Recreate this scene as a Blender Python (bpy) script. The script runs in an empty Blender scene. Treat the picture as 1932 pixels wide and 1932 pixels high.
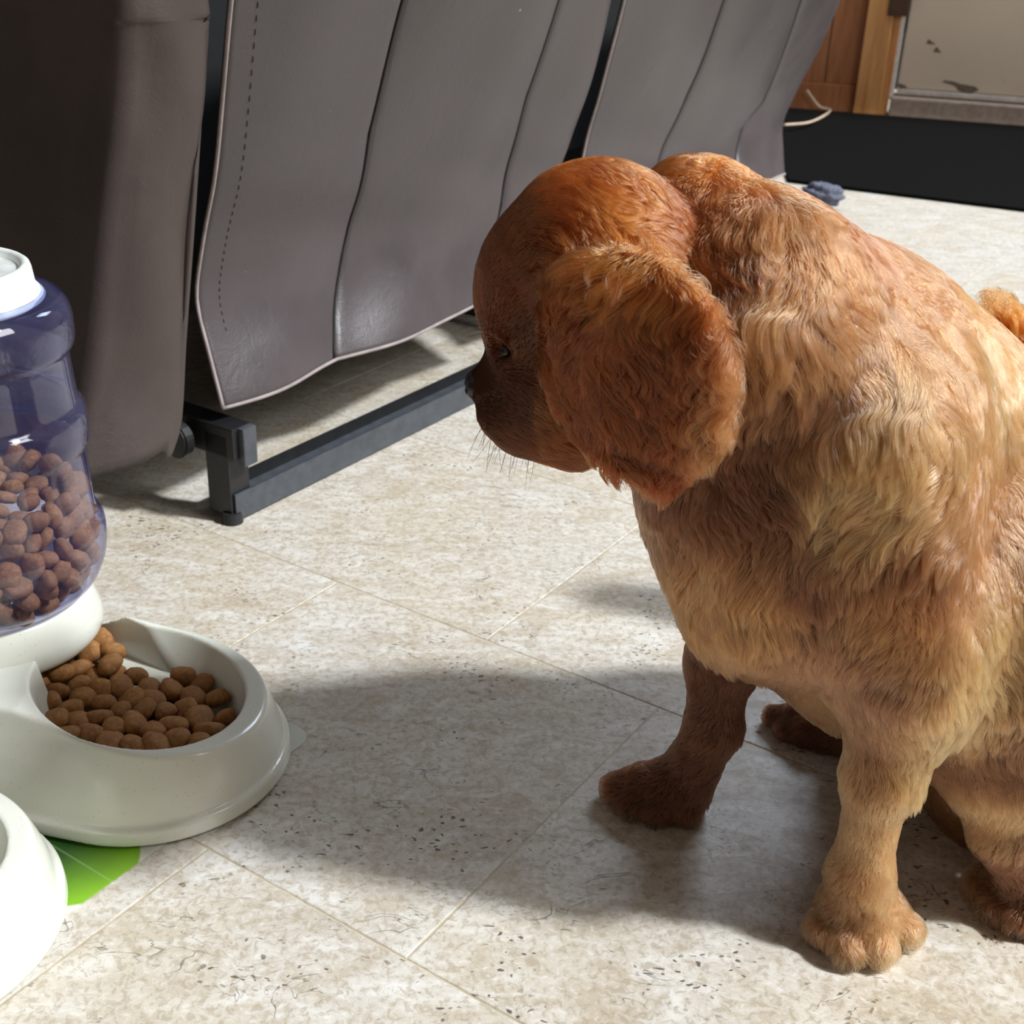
import bpy, bmesh, math, random
import numpy as np
from mathutils import Vector, Matrix
rng = np.random.default_rng(7)
random.seed(7)
C = bpy.context.scene
col = C.collection

# ------------------------------------------------------------------ camera
HC = 0.65                      # camera height above the floor
FPX = 2410.68                  # focal length in pixels of a 1932 px frame
R = np.array([[9.99305051e-01, 3.72748578e-02, 0.0],
              [1.65741428e-02, -4.44337700e-01, 8.95706038e-01],
              [3.33873152e-02, -8.95083568e-01, -4.44646707e-01]])
cam = bpy.data.cameras.new('camera'); camo = bpy.data.objects.new('camera', cam); col.objects.link(camo)
cam.sensor_width = 36; cam.sensor_fit = 'HORIZONTAL'; cam.lens = FPX / 1932 * 36
Rb = R @ np.diag([1, -1, -1])
M4 = Matrix([list(Rb[0]) + [0], list(Rb[1]) + [0], list(Rb[2]) + [HC], [0, 0, 0, 1]])
camo.matrix_world = M4
cam.clip_start = 0.02
cam.dof.use_dof = True; cam.dof.focus_distance = 0.86; cam.dof.aperture_fstop = 16
C.camera = camo
C.cycles.transparent_max_bounces = 20

# ------------------------------------------------------------------ light
C.view_settings.view_transform = 'Standard'; C.view_settings.look = 'None'
C.view_settings.exposure = 0.12; C.view_settings.gamma = 1.0; C.view_settings.use_curve_mapping = False
w = bpy.data.worlds.new('room_daylight'); C.world = w; w.use_nodes = True
w.node_tree.nodes['Background'].inputs[0].default_value = (1.0, 0.86, 0.70, 1)
w.node_tree.nodes['Background'].inputs[1].default_value = 0.15
SUN_AZ = Vector((1, -0.22)).normalized(); SUN_EL = math.radians(46)
sd = Vector((SUN_AZ.x * math.cos(SUN_EL), SUN_AZ.y * math.cos(SUN_EL), math.sin(SUN_EL)))
sun = bpy.data.lights.new('sun', 'SUN'); sun.energy = 4.3; sun.angle = math.radians(5); sun.color = (0.90, 0.95, 1.0)
so = bpy.data.objects.new('sun', sun); col.objects.link(so)
so.rotation_euler = sd.to_track_quat('Z', 'Y').to_euler()
def area(name, loc, target, sx, sy, power, color):
    l = bpy.data.lights.new(name, 'AREA'); l.shape = 'RECTANGLE'; l.size = sx; l.size_y = sy; l.energy = power; l.color = color
    o = bpy.data.objects.new(name, l); col.objects.link(o); o.location = loc
    o.rotation_euler = (Vector(loc) - Vector(target)).to_track_quat('Z', 'Y').to_euler()
    return o
area('window_daylight', (2.4, 0.25, 2.1), (0.2, 0.9, 0.1), 1.0, 1.3, 40, (0.97, 0.97, 0.94))
area('window_daylight', (1.6, 3.6, 2.3), (0.2, 1.6, 0.1), 1.4, 1.0, 48, (0.72, 0.84, 1.0))

# ------------------------------------------------------------------ placing helpers
def ray(px, py): return R @ np.array([px - 966., py - 966., FPX])
def D(px, py, Y):
    d = ray(px, py); t = Y / d[1]; return d * t + np.array([0, 0, HC])
def G(px, py, h=0.0):
    d = ray(px, py); t = (h - HC) / d[2]; q = d * t; q[2] = h; return q
A2 = np.array([0.54306, 0.83970, 0.0]); B2 = np.array([-0.83970, 0.54306, 0.0])   # the two tile directions
def onB(px, py, b):
    d = ray(px, py); t = b / np.dot(d, B2); return d * t + np.array([0, 0, HC])
def AB(a, b, z=0.0):
    q = a * A2 + b * B2; return np.array([q[0], q[1], z])

# ------------------------------------------------------------------ object helpers
def tag(o, label=None, cat=None, group=None, kind=None):
    if label: o['label'] = label
    if cat: o['category'] = cat
    if group: o['group'] = group
    if kind: o['kind'] = kind
    return o
def empty(name, loc=(0, 0, 0), label=None, cat=None, group=None, kind=None):
    o = bpy.data.objects.new(name, None); col.objects.link(o); o.location = loc; o.empty_display_size = 0.05
    return tag(o, label, cat, group, kind)
def mesh_obj(name, verts, faces, mat, parent=None, smooth=True, label=None):
    me = bpy.data.meshes.new(name); me.from_pydata([tuple(map(float, v)) for v in verts], [], [tuple(map(int, f)) for f in faces]); me.update()
    return link_mesh(name, me, mat, parent, smooth, label)
def link_mesh(name, me, mat, parent=None, smooth=True, label=None):
    o = bpy.data.objects.new(name, me); col.objects.link(o)
    if mat: me.materials.append(mat)
    if smooth: me.polygons.foreach_set('use_smooth', [True] * len(me.polygons))
    if parent:
        o.parent = parent; bpy.context.view_layer.update(); o.matrix_parent_inverse = parent.matrix_world.inverted()
    if label: o['label'] = label
    return o
def bm_obj(name, bm, mat, parent=None, smooth=False, label=None):
    me = bpy.data.meshes.new(name); bm.normal_update(); bm.to_mesh(me); bm.free()
    return link_mesh(name, me, mat, parent, smooth, label)
def box_frame(bm, o, ax, ay, az, bevel=0.0):
    """box from corner o along the three edge vectors"""
    o, ax, ay, az = map(np.array, (o, ax, ay, az))
    vs = [bm.verts.new(o + i * ax + j * ay + k * az) for k in (0, 1) for j in (0, 1) for i in (0, 1)]
    fs = [(0, 2, 3, 1), (4, 5, 7, 6), (0, 1, 5, 4), (1, 3, 7, 5), (3, 2, 6, 7), (2, 0, 4, 6)]
    ff = [bm.faces.new([vs[i] for i in f]) for f in fs]
    if bevel:
        es = list({e for f in ff for e in f.edges})
        bmesh.ops.bevel(bm, geom=es, offset=bevel, segments=2, affect='EDGES', profile=0.6)
def box_obj(name, o, ax, ay, az, mat, parent=None, bevel=0.001, label=None):
    bm = bmesh.new(); box_frame(bm, o, ax, ay, az, bevel); bmesh.ops.recalc_face_normals(bm, faces=bm.faces)
    return bm_obj(name, bm, mat, parent, False, label)
def lathe(name, prof, mat, parent=None, n=72, center=(0, 0), label=None, smooth=True, close=False):
    vs = []; fs = []
    for r, z in prof:
        for k in range(n):
            t = 2 * math.pi * k / n; vs.append((center[0] + r * math.cos(t), center[1] + r * math.sin(t), z))
    m = len(prof)
    for i in range(m if close else m - 1):
        for k in range(n):
            a = i * n + k; b = i * n + (k + 1) % n; j = ((i + 1) % m) * n
            fs.append((a, b, j + (k + 1) % n, j + k))
    o = mesh_obj(name, vs, fs, mat, parent, smooth, label)
    bm = bmesh.new(); bm.from_mesh(o.data); bmesh.ops.recalc_face_normals(bm, faces=bm.faces); bm.to_mesh(o.data); bm.free(); return o
def tube(name, pts, rad, mat, parent=None, seg=8, label=None, taper=None):
    pts = [np.array(p, float) for p in pts]; vs = []; fs = []
    up = np.array([0.1, 0.2, 1.0])
    for i, p in enumerate(pts):
        t = pts[min(i + 1, len(pts) - 1)] - pts[max(i - 1, 0)]; t /= np.linalg.norm(t) + 1e-12
        a = np.cross(t, up); a /= np.linalg.norm(a) + 1e-12; b = np.cross(t, a)
        r = rad if taper is None else rad * taper[i]
        for k in range(seg):
            th = 2 * math.pi * k / seg; vs.append(p + r * (math.cos(th) * a + math.sin(th) * b))
    for i in range(len(pts) - 1):
        for k in range(seg):
            fs.append((i * seg + k, i * seg + (k + 1) % seg, (i + 1) * seg + (k + 1) % seg, (i + 1) * seg + k))
    fs.append(tuple(range(seg))[::-1]); fs.append(tuple((len(pts) - 1) * seg + k for k in range(seg)))
    return mesh_obj(name, vs, fs, mat, parent, True, label)
def spline(pts, n):
    """Catmull-Rom through points"""
    pts = [np.array(p, float) for p in pts]; P = [2 * pts[0] - pts[1]] + pts + [2 * pts[-1] - pts[-2]]; out = []
    m = len(pts) - 1
    for i in range(n + 1):
        u = i / n * m; k = min(int(u), m - 1); t = u - k; p0, p1, p2, p3 = P[k:k + 4]
        out.append(0.5 * ((2 * p1) + (-p0 + p2) * t + (2 * p0 - 5 * p1 + 4 * p2 - p3) * t * t + (-p0 + 3 * p1 - 3 * p2 + p3) * t ** 3))
    return out

# ------------------------------------------------------------------ material helpers
class NT:
    def __init__(s, name):
        s.m = bpy.data.materials.new(name); s.m.use_nodes = True; s.t = s.m.node_tree; s.n = s.t.nodes; s.l = s.t.links
        s.b = s.n['Principled BSDF']; s.out = s.n['Material Output']
    def node(s, typ, **kw):
        nd = s.n.new(typ)
        for k, v in kw.items():
            if k.startswith('_'): setattr(nd, k[1:], v)
        return nd
    def L(s, a, b): s.l.new(a, b)
    def coord(s, kind='Object'):
        return s.n.new('ShaderNodeTexCoord').outputs[kind]
    def geo(s): return s.n.new('ShaderNodeNewGeometry').outputs['Position']
    def noise(s, vec, scale, detail=3, rough=0.55, dist=0.0):
        nd = s.n.new('ShaderNodeTexNoise'); nd.inputs['Scale'].default_value = scale; nd.inputs['Detail'].default_value = detail
        nd.inputs['Roughness'].default_value = rough; nd.inputs['Distortion'].default_value = dist; s.L(vec, nd.inputs['Vector']); return nd.outputs['Fac']
    def ramp(s, fac, stops):
        nd = s.n.new('ShaderNodeValToRGB'); e = nd.color_ramp.elements
        while len(e) < len(stops): e.new(0.5)
        for i, (p, c) in enumerate(stops):
            e[i].position = p; e[i].color = (c, c, c, 1) if isinstance(c, (int, float)) else (*c, 1)
        s.L(fac, nd.inputs[0]); return nd.outputs[0]
    def mix(s, fac, a, b, mode='MIX'):
        nd = s.n.new('ShaderNodeMix'); nd.data_type = 'RGBA'; nd.blend_type = mode
        for sock, v in ((nd.inputs[0], fac), (nd.inputs[6], a), (nd.inputs[7], b)):
            if isinstance(v, (int, float)): sock.default_value = v if sock == nd.inputs[0] else (v, v, v, 1)
            elif isinstance(v, tuple): sock.default_value = (*v, 1)
            else: s.L(v, sock)
        return nd.outputs[2]
    def math(s, op, a, b=0.0, clamp=False):
        nd = s.n.new('ShaderNodeMath'); nd.operation = op; nd.use_clamp = clamp
        for i, v in enumerate((a, b)):
            if isinstance(v, (int, float)): nd.inputs[i].default_value = v
            else: s.L(v, nd.inputs[i])
        return nd.outputs[0]
    def bump(s, h, strength=0.3, dist=0.001, prev=None):
        nd = s.n.new('ShaderNodeBump'); nd.inputs['Strength'].default_value = strength; nd.inputs['Distance'].default_value = dist
        s.L(h, nd.inputs['Height'])
        if prev: s.L(prev, nd.inputs['Normal'])
        s.L(nd.outputs[0], s.b.inputs['Normal']); return nd.outputs[0]
    def set(s, **kw):
        for k, v in kw.items():
            k = k.replace('_', ' ')
            s.b.inputs[k].default_value = (*v, 1) if isinstance(v, tuple) and len(v) == 3 else v
def lin(r, g, b):
    f = lambda c: c / 255 / 12.92 if c / 255 <= 0.04045 else ((c / 255 + 0.055) / 1.055) ** 2.4
    return (f(r), f(g), f(b))
def simple(name, colr, rough=0.5, metal=0.0, spec=0.5, noise=None):
    m = NT(name); m.set(Base_Color=colr, Roughness=rough, Metallic=metal)
    m.b.inputs['Specular IOR Level'].default_value = spec
    v = m.coord(); n = m.noise(v, noise[0] if noise else 60, 4)
    amt = noise[1] if noise else 0.15
    m.L(m.mix(m.ramp(n, [(0.35, 0.0), (0.65, 1.0)]), tuple(c * (1 - amt) for c in colr), tuple(min(1, c * (1 + amt)) for c in colr)), m.b.inputs['Base Color'])
    m.bump(n, 0.08, 0.0004)
    return m.m

# ------------------------------------------------------------------ floor
def floor_material():
    m = NT('stone_print_vinyl')
    pos = m.geo(); oi = m.n.new('ShaderNodeObjectInfo')
    sc = m.n.new('ShaderNodeVectorMath'); sc.operation = 'MULTIPLY_ADD'
    rnd = m.n.new('ShaderNodeCombineXYZ'); m.L(oi.outputs['Random'], rnd.inputs[0]); m.L(oi.outputs['Random'], rnd.inputs[1])
    off = m.n.new('ShaderNodeVectorMath'); off.operation = 'SCALE'; off.inputs['Scale'].default_value = 23.0; m.L(rnd.outputs[0], off.inputs[0])
    add = m.n.new('ShaderNodeVectorMath'); add.operation = 'ADD'; m.L(pos, add.inputs[0]); m.L(off.outputs[0], add.inputs[1]); v = add.outputs[0]
    mp = m.n.new('ShaderNodeMapping'); mp.inputs['Rotation'].default_value = (0, 0, math.radians(-57)); mp.inputs['Scale'].default_value = (0.55, 1.25, 1); m.L(v, mp.inputs[0]); vs = mp.outputs[0]
    big = m.noise(v, 5, 4, 0.6, 0.4); mid = m.noise(vs, 26, 5, 0.65, 1.2); fine = m.noise(v, 150, 4, 0.7, 0.6); grit = m.noise(v, 520, 3, 0.7)
    c = m.mix(m.ramp(big, [(0.38, 0.0), (0.62, 1.0)]), lin(198, 188, 168), lin(204, 201, 195))
    c = m.mix(m.ramp(mid, [(0.36, 0.0), (0.5, 0.45), (0.66, 1.0)]), m.mix(0.62, c, lin(178, 162, 138)), m.mix(0.6, c, lin(222, 218, 210)))
    c = m.mix(m.ramp(fine, [(0.40, 0.55), (0.50, 0.0)]), c, lin(160, 144, 120))
    c = m.mix(m.ramp(fine, [(0.56, 0.0), (0.70, 0.6)]), c, lin(226, 222, 214))
    # dark pits in clusters
    clus = m.ramp(m.noise(v, 9, 3, 0.6), [(0.48, 0.0), (0.60, 1.0)])
    vo = m.n.new('ShaderNodeTexVoronoi'); vo.inputs['Scale'].default_value = 230; mp2 = m.n.new('ShaderNodeMapping'); mp2.inputs['Scale'].default_value = (0.6, 1.0, 1); mp2.inputs['Rotation'].default_value = (0, 0, 0.9); m.L(v, mp2.inputs[0])
    dn = m.n.new('ShaderNodeTexNoise'); dn.inputs['Scale'].default_value = 90; m.L(mp2.outputs[0], dn.inputs['Vector'])
    dv = m.n.new('ShaderNodeVectorMath'); dv.operation = 'MULTIPLY_ADD'; dv.inputs[1].default_value = (0.012, 0.012, 0); m.L(dn.outputs['Color'], dv.inputs[0]); m.L(mp2.outputs[0], dv.inputs[2]); m.L(dv.outputs[0], vo.inputs['Vector'])
    keep = m.math('GREATER_THAN', vo.outputs['Color'], 0.58)
    pit = m.math('MULTIPLY', m.math('MULTIPLY', m.ramp(vo.outputs['Distance'], [(0.20, 1.0), (0.31, 0.0)]), keep), clus)
    # thin cracks: narrow band of warped noise
    cn = m.noise(vs, 17, 3, 0.6, 1.6); cr = m.math('ABSOLUTE', m.math('SUBTRACT', cn, 0.5))
    crack = m.math('MULTIPLY', m.ramp(cr, [(0.0, 1.0), (0.008, 0.0)]), m.ramp(m.noise(v, 13, 3, 0.6), [(0.52, 0.0), (0.60, 0.8)]))
    dark = m.math('MAXIMUM', pit, crack)
    c = m.mix(m.math('MULTIPLY', dark, 0.85), c, lin(70, 56, 42))
    m.L(c, m.b.inputs['Base Color'])
    m.L(m.ramp(mid, [(0.3, 0.50), (0.7, 0.36)]), m.b.inputs['Roughness'])
    h = m.math('SUBTRACT', m.math('ADD', m.math('MULTIPLY', mid, 0.8), m.math('MULTIPLY', fine, 0.35)), m.math('MULTIPLY', dark, 0.6))
    h = m.math('ADD', h, m.math('MULTIPLY', grit, 0.12))
    m.bump(h, 0.35, 0.0014)
    m.b.inputs['Specular IOR Level'].default_value = 0.5
    return m.m
M_floor = floor_material()
M_grout = simple('floor_joint', lin(186, 172, 146), 0.6)
fl = mesh_obj('floor', [AB(-1.2, -4.5, -0.0006), AB(7, -4.5, -0.0006), AB(7, 4.5, -0.0006), AB(-1.2, 4.5, -0.0006)], [(0, 1, 2, 3)][::1], M_grout, None, False)
if fl.data.polygons[0].normal.z < 0: fl.data.flip_normals()
tag(fl, 'beige stone-pattern vinyl floor laid in offset square tiles', None, None, 'structure')
# tile rows run along B; A boundaries measured, then regular
ab = [-0.88, -0.34, 0.223, 0.766, 1.319, 1.848]
while ab[-1] < 8.0: ab.append(ab[-1] + 0.5405)
ab = [a * HC for a in ab]
pitchB = 0.568 * HC
def tile_mesh(da, db):
    g = 0.0008; ch = 0.0009; bm = bmesh.new()
    out = [(g, g), (da - g, g), (da - g, db - g), (g, db - g)]
    inn = [(g + ch, g + ch), (da - g - ch, g + ch), (da - g - ch, db - g - ch), (g + ch, db - g - ch)]
    bot = [bm.verts.new((x, y, -0.0012)) for x, y in out]; mid = [bm.verts.new((x, y, -0.0004)) for x, y in out]; top = [bm.verts.new((x, y, 0)) for x, y in inn]
    for k in range(4):
        j = (k + 1) % 4
        bm.faces.new((bot[k], bot[j], mid[j], mid[k])); bm.faces.new((mid[k], mid[j], top[j], top[k]))
    bm.faces.new(top); me = bpy.data.meshes.new('tile'); bm.normal_update(); bm.to_mesh(me); bm.free(); me.materials.append(M_floor); return me
tcache = {}
rotT = Matrix(((A2[0], B2[0], 0, 0), (A2[1], B2[1], 0, 0), (0, 0, 1, 0), (0, 0, 0, 1)))
def in_view(q, m=500):
    c = R.T @ (np.array(q) - [0, 0, HC])
    if c[2] < 0.1: return False
    x = c[0] / c[2] * FPX + 966; y = c[1] / c[2] * FPX + 966
    return -m < x < 1932 + m and -m < y < 1932 + m
nt = 0
for i in range(len(ab) - 1):
    o0 = 0.605 if i % 2 == 1 else 0.889
    da = ab[i + 1] - ab[i]
    key = round(da, 4)
    if key not in tcache: tcache[key] = tile_mesh(da, pitchB)
    for k in range(-12, 12):
        b0 = o0 * HC + k * pitchB
        cs = [AB(ab[i] + u * da, b0 + v * pitchB) for u in (0, .5, 1) for v in (0, .5, 1)]
        if not any(in_view(c_) for c_ in cs): continue
        t = bpy.data.objects.new('tile', tcache[key]); col.objects.link(t); t.parent = fl
        p = AB(ab[i], b0); t.matrix_world = Matrix.Translation((p[0], p[1], 0)) @ rotT; nt += 1
print('tiles', nt)

# ------------------------------------------------------------------ back wall with door
pw0 = G(1676, 216); pw1 = G(1932, 235.5); wd = (pw1 - pw0); wd /= np.linalg.norm(wd); wn = np.array([wd[1], -wd[0], 0.0])  # toward camera
if wn[1] > 0: wn = -wn
UP = np.array([0, 0, 1.0])
def onW(px, py, off=0.0):
    d = ray(px, py); t = (np.dot(pw0, wn) + off) / np.dot(d, wn); q = d * t + np.array([0, 0, HC]); return q
def wx(px, py): return float(np.dot(onW(px, py) - pw0, wd))
def wz(px, py): return float(onW(px, py)[2])
def wall_box(name, x0, x1, z0, z1, d0, d1, mat, parent=None, bevel=0.002, label=None):
    o = pw0 + wd * x0 + wn * d0; o[2] = z0
    return box_obj(name, o, wd * (x1 - x0), wn * (d1 - d0), UP * (z1 - z0), mat, parent, bevel, label)
def wood_mat(name, c1, c2):
    m = NT(name); v = m.geo(); mp = m.n.new('ShaderNodeMapping'); mp.inputs['Scale'].default_value = (14, 14, 1.2); m.L(v, mp.inputs[0])
    n = m.noise(mp.outputs[0], 3, 5, 0.6, 0.8)
    m.L(m.mix(m.ramp(n, [(0.35, 0.0), (0.65, 1.0)]), c1, c2), m.b.inputs['Base Color']); m.set(Roughness=0.42); m.bump(n, 0.1, 0.001); return m.m
M_pine = wood_mat('varnished_pine', lin(176, 118, 66), lin(206, 150, 92))
M_panel = wood_mat('wood_panelling', lin(134, 82, 48), lin(164, 104, 64))
M_white = simple('painted_plaster', lin(206, 200, 190), 0.7)
def door_mat():
    m = NT('scuffed_door_paint'); v = m.geo(); n = m.noise(v, 6, 4)
    c = m.mix(n, lin(196, 176, 154), lin(210, 192, 172))
    sc = m.noise(v, 22, 5, 0.7, 0.8); c = m.mix(m.ramp(sc, [(0.70, 0.0), (0.76, 0.7)]), c, lin(110, 90, 72))
    m.L(c, m.b.inputs['Base Color']); m.set(Roughness=0.45); return m.m
M_door = door_mat(); M_black = simple('black_rubber', (0.012, 0.012, 0.013), 0.6); M_sill = simple('door_sill', lin(158, 138, 124), 0.5)
xj0 = wx(1609, 216); xj1 = wx(1676, 214)
wb = wall_box('wall_back', -2.6, xj0, 0, 2.5, -0.12, 0.0, M_white, None, 0)
tag(wb, 'white plaster wall behind the wood panelling, left of the door', None, None, 'structure')
wb2 = wall_box('wall_back', xj1 + 0.95, 3.6, 0, 2.5, -0.12, 0.0, M_white, None, 0)
tag(wb2, 'white plaster wall on the far right of the door', None, None, 'structure')
wb3 = wall_box('wall_back', xj0, xj1 + 0.95, 2.08, 2.5, -0.12, 0.0, M_white, None, 0); tag(wb3, 'white plaster wall above the door', None, None, 'structure')
wl = box_obj('light_block_left', (-1.62, -2.5, 0), (0.12, 0, 0), (0, 8.6, 0), (0, 0, 2.5), simple('light_block_dark', (0.035, 0.024, 0.018), 0.5), None, 0)  # unseen dark wall, added to keep ambient light off the sofa end
tag(wl, 'dark side wall added out of view left of the sofa to block light', None, None, 'structure')
# panelling boards left of the post
pnl = empty('wall_panelling', tuple(pw0 + wd * (xj0 - 0.5)), 'reddish brown vertical wood boards on the wall left of the pine door post', 'panelling', None, 'structure')
xp = xj0
for k in range(9):
    wdt = 0.105; wall_box('plank', xp - wdt + 0.003, xp - 0.001, 0.085, 1.9, 0.001, 0.016, M_panel, pnl, 0.003); xp -= wdt
bb = wall_box('baseboard_back', xp, xj0 - 0.002, 0, 0.085, 0.001, 0.024, M_panel, None, 0.004); tag(bb, 'reddish brown wooden baseboard under the wall boards', None, None, 'structure')
fr = empty('trim_1', tuple(pw0 + wd * xj0), 'orange varnished pine door casing beside the white door', None, None, 'structure')
wall_box('casing', xj0, xj1 - 0.03, 0, 2.1, 0.0, 0.05, M_pine, fr, 0.004)
wall_box('door_stop', xj1 - 0.032, xj1 - 0.006, 0, 2.08, -0.03, 0.03, M_pine, fr, 0.003)
wall_box('weather_strip', xj1 - 0.006, xj1 + 0.006, 0.05, 2.06, -0.02, 0.018, simple('white_strip', lin(214, 208, 202), 0.5), fr, 0.001)
wall_box('hinge', xj1 - 0.05, xj1 + 0.012, wz(1700, 28), wz(1700, 28) + 0.09, 0.03, 0.056, simple('dark_bronze', (0.09, 0.05, 0.035), 0.4, 0.6), fr, 0.003)
dr = empty('door_1', tuple(pw0 + wd * (xj1 + 0.5)), 'white painted door with dark scuffs near its bottom edge', None, None, 'structure')
wall_box('door_leaf', xj1 + 0.016, xj1 + 0.92, 0.085, 2.06, -0.03, 0.012, M_door, dr, 0.004)
wall_box('door_sweep', xj1 + 0.016, xj1 + 0.92, 0.068, 0.083, -0.02, 0.02, simple('sweep', lin(190, 180, 170), 0.5), dr, 0.002)
wall_box('threshold', xj1, xj1 + 0.94, 0.0, 0.062, -0.06, 0.05, M_sill, dr, 0.006)
wall_box('door_gasket', xj1 + 0.007, xj1 + 0.015, 0.08, 2.05, -0.02, 0.006, M_black, dr, 0)
for (px, py, sx, sz) in ((1815, 165, 0.05, 0.012), (1700, 163, 0.03, 0.006), (1755, 80, 0.012, 0.006), (1768, 95, 0.010, 0.007)):
    c0 = onW(px, py, 0.0125); vs = []
    for k in range(14):
        t = 2 * math.pi * k / 14; rr = 1 + 0.35 * math.sin(3 * t + px); vs.append(c0 + wd * sx * rr * math.cos(t) + UP * (sz * rr * math.sin(t) - 0.25 * sx * math.cos(t)))
    vs += [v - wn * 0.0008 for v in vs]
    mesh_obj('scuff', vs, [tuple(range(14))] + [(k, (k + 1) % 14, 14 + (k + 1) % 14, 14 + k) for k in range(14)], simple('scuff_mark', lin(104, 88, 74), 0.7), dr, False)
# ---- door mat
def mat_material():
    m = NT('charcoal_mat'); v = m.geo(); n = m.noise(v, 420, 3); c = m.mix(n, (0.002, 0.002, 0.002), (0.009, 0.009, 0.008))
    m.L(c, m.b.inputs['Base Color']); m.set(Roughness=0.95); m.b.inputs['Specular IOR Level'].default_value = 0.05; m.bump(n, 0.8, 0.003); return m.m
m0 = G(1485, 345); m1 = G(1990, 408); m2 = pw0 + wd * 1.2 + wn * 0.07; m3 = pw0 - wd * 0.40 + wn * 0.07
def slab(name, pts, h, mat, parent=None, bevel=0.003):
    bm = bmesh.new(); lo = [bm.verts.new((p[0], p[1], 0.0004)) for p in pts]; hi = [bm.verts.new((p[0], p[1], h)) for p in pts]; n = len(pts)
    bm.faces.new(lo[::-1]); bm.faces.new(hi)
    for k in range(n): bm.faces.new((lo[k], lo[(k + 1) % n], hi[(k + 1) % n], hi[k]))
    if bevel: bmesh.ops.bevel(bm, geom=list(bm.edges), offset=bevel, segments=2, affect='EDGES')
    bmesh.ops.recalc_face_normals(bm, faces=bm.faces); return bm_obj(name, bm, mat, parent, False)
dm = slab('door_mat', [m0, m1, m2, m3], 0.008, mat_material())
tag(dm, 'charcoal ribbed rubber mat lying in front of the white door', 'mat')
# ---- small grey toy
def knobbly(name, c, r, mat):
    bm = bmesh.new(); bmesh.ops.create_icosphere(bm, subdivisions=4, radius=1)
    for v in bm.verts:
        p = v.co.copy(); d = 1 + 0.10 * math.sin(9 * p.x + 2) * math.sin(8 * p.y) + 0.09 * math.sin(11 * p.z + 3 * p.x) + 0.05 * math.sin(23 * p.x + 17 * p.y)
        v.co = Vector((p.x * d * r[0] + c[0], p.y * d * r[1] + c[1], p.z * d * r[2] + c[2]))
    return bm_obj(name, bm, mat, None, True)
tc = G(1547, 393); ty = knobbly('dog_toy', (tc[0], tc[1], 0.030), (0.046, 0.035, 0.028), simple('grey_fleece', lin(96, 98, 112), 0.95, 0, 0.2, (220, 0.5)))
tag(ty, 'small knobbly blue-grey dog toy on the floor before the black mat', 'dog toy')

# ------------------------------------------------------------------ reclining sofa
def leather(name, c1, c2, rough=0.38):
    m = NT(name); v = m.geo(); n = m.noise(v, 11, 4, 0.6, 0.4); c = m.mix(m.ramp(n, [(0.3, 0.0), (0.7, 1.0)]), c1, c2)
    vo = m.n.new('ShaderNodeTexVoronoi'); vo.inputs['Scale'].default_value = 420; m.L(v, vo.inputs['Vector'])
    g = m.noise(v, 330, 4, 0.65, 0.6); wr = m.noise(v, 34, 4, 0.6, 1.0)
    sp = m.ramp(m.noise(v, 120, 2, 0.4), [(0.80, 0.0), (0.83, 0.8)]); c = m.mix(sp, c, lin(190, 186, 184))
    m.L(c, m.b.inputs['Base Color']); m.set(Roughness=rough); m.L(m.ramp(n, [(0.3, rough - 0.04), (0.7, rough + 0.06)]), m.b.inputs['Roughness'])
    h = m.math('ADD', m.math('MULTIPLY', vo.outputs['Distance'], 0.25), m.math('ADD', m.math('MULTIPLY', g, 0.5), m.math('MULTIPLY', wr, 1.6))); m.bump(h, 0.35, 0.0011)
    return m.m
M_leather = leather('grey_brown_leather', lin(66, 59, 61), lin(76, 68, 70))
M_armleather = leather('brown_leather', lin(58, 48, 46), lin(68, 57, 54), 0.5)
M_seam = simple('dark_seam', (0.010, 0.008, 0.008), 0.7)
M_piping = simple('leather_edge', lin(150, 138, 136), 0.6)
M_metal = simple('grey_powder_coat', lin(74, 78, 84), 0.42, 0.2)
M_metal2 = simple('black_powder_coat', (0.016, 0.016, 0.017), 0.4, 0.2)
M_void = simple('black_sofa_inside', (0.006, 0.006, 0.006), 0.9)  # near black stands in for the shade inside the sofa
sofa = empty('reclining_sofa', tuple(AB(1.3, 1.1)), 'grey-brown leather reclining sofa on a black metal base, behind the dog', 'sofa')
def vpA(L, x):  # the row through pixel L that runs along the sofa
    s = (-165 - L[1]) / (2750 - L[0]); return (x, L[1] + s * (x - L[0]))
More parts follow.
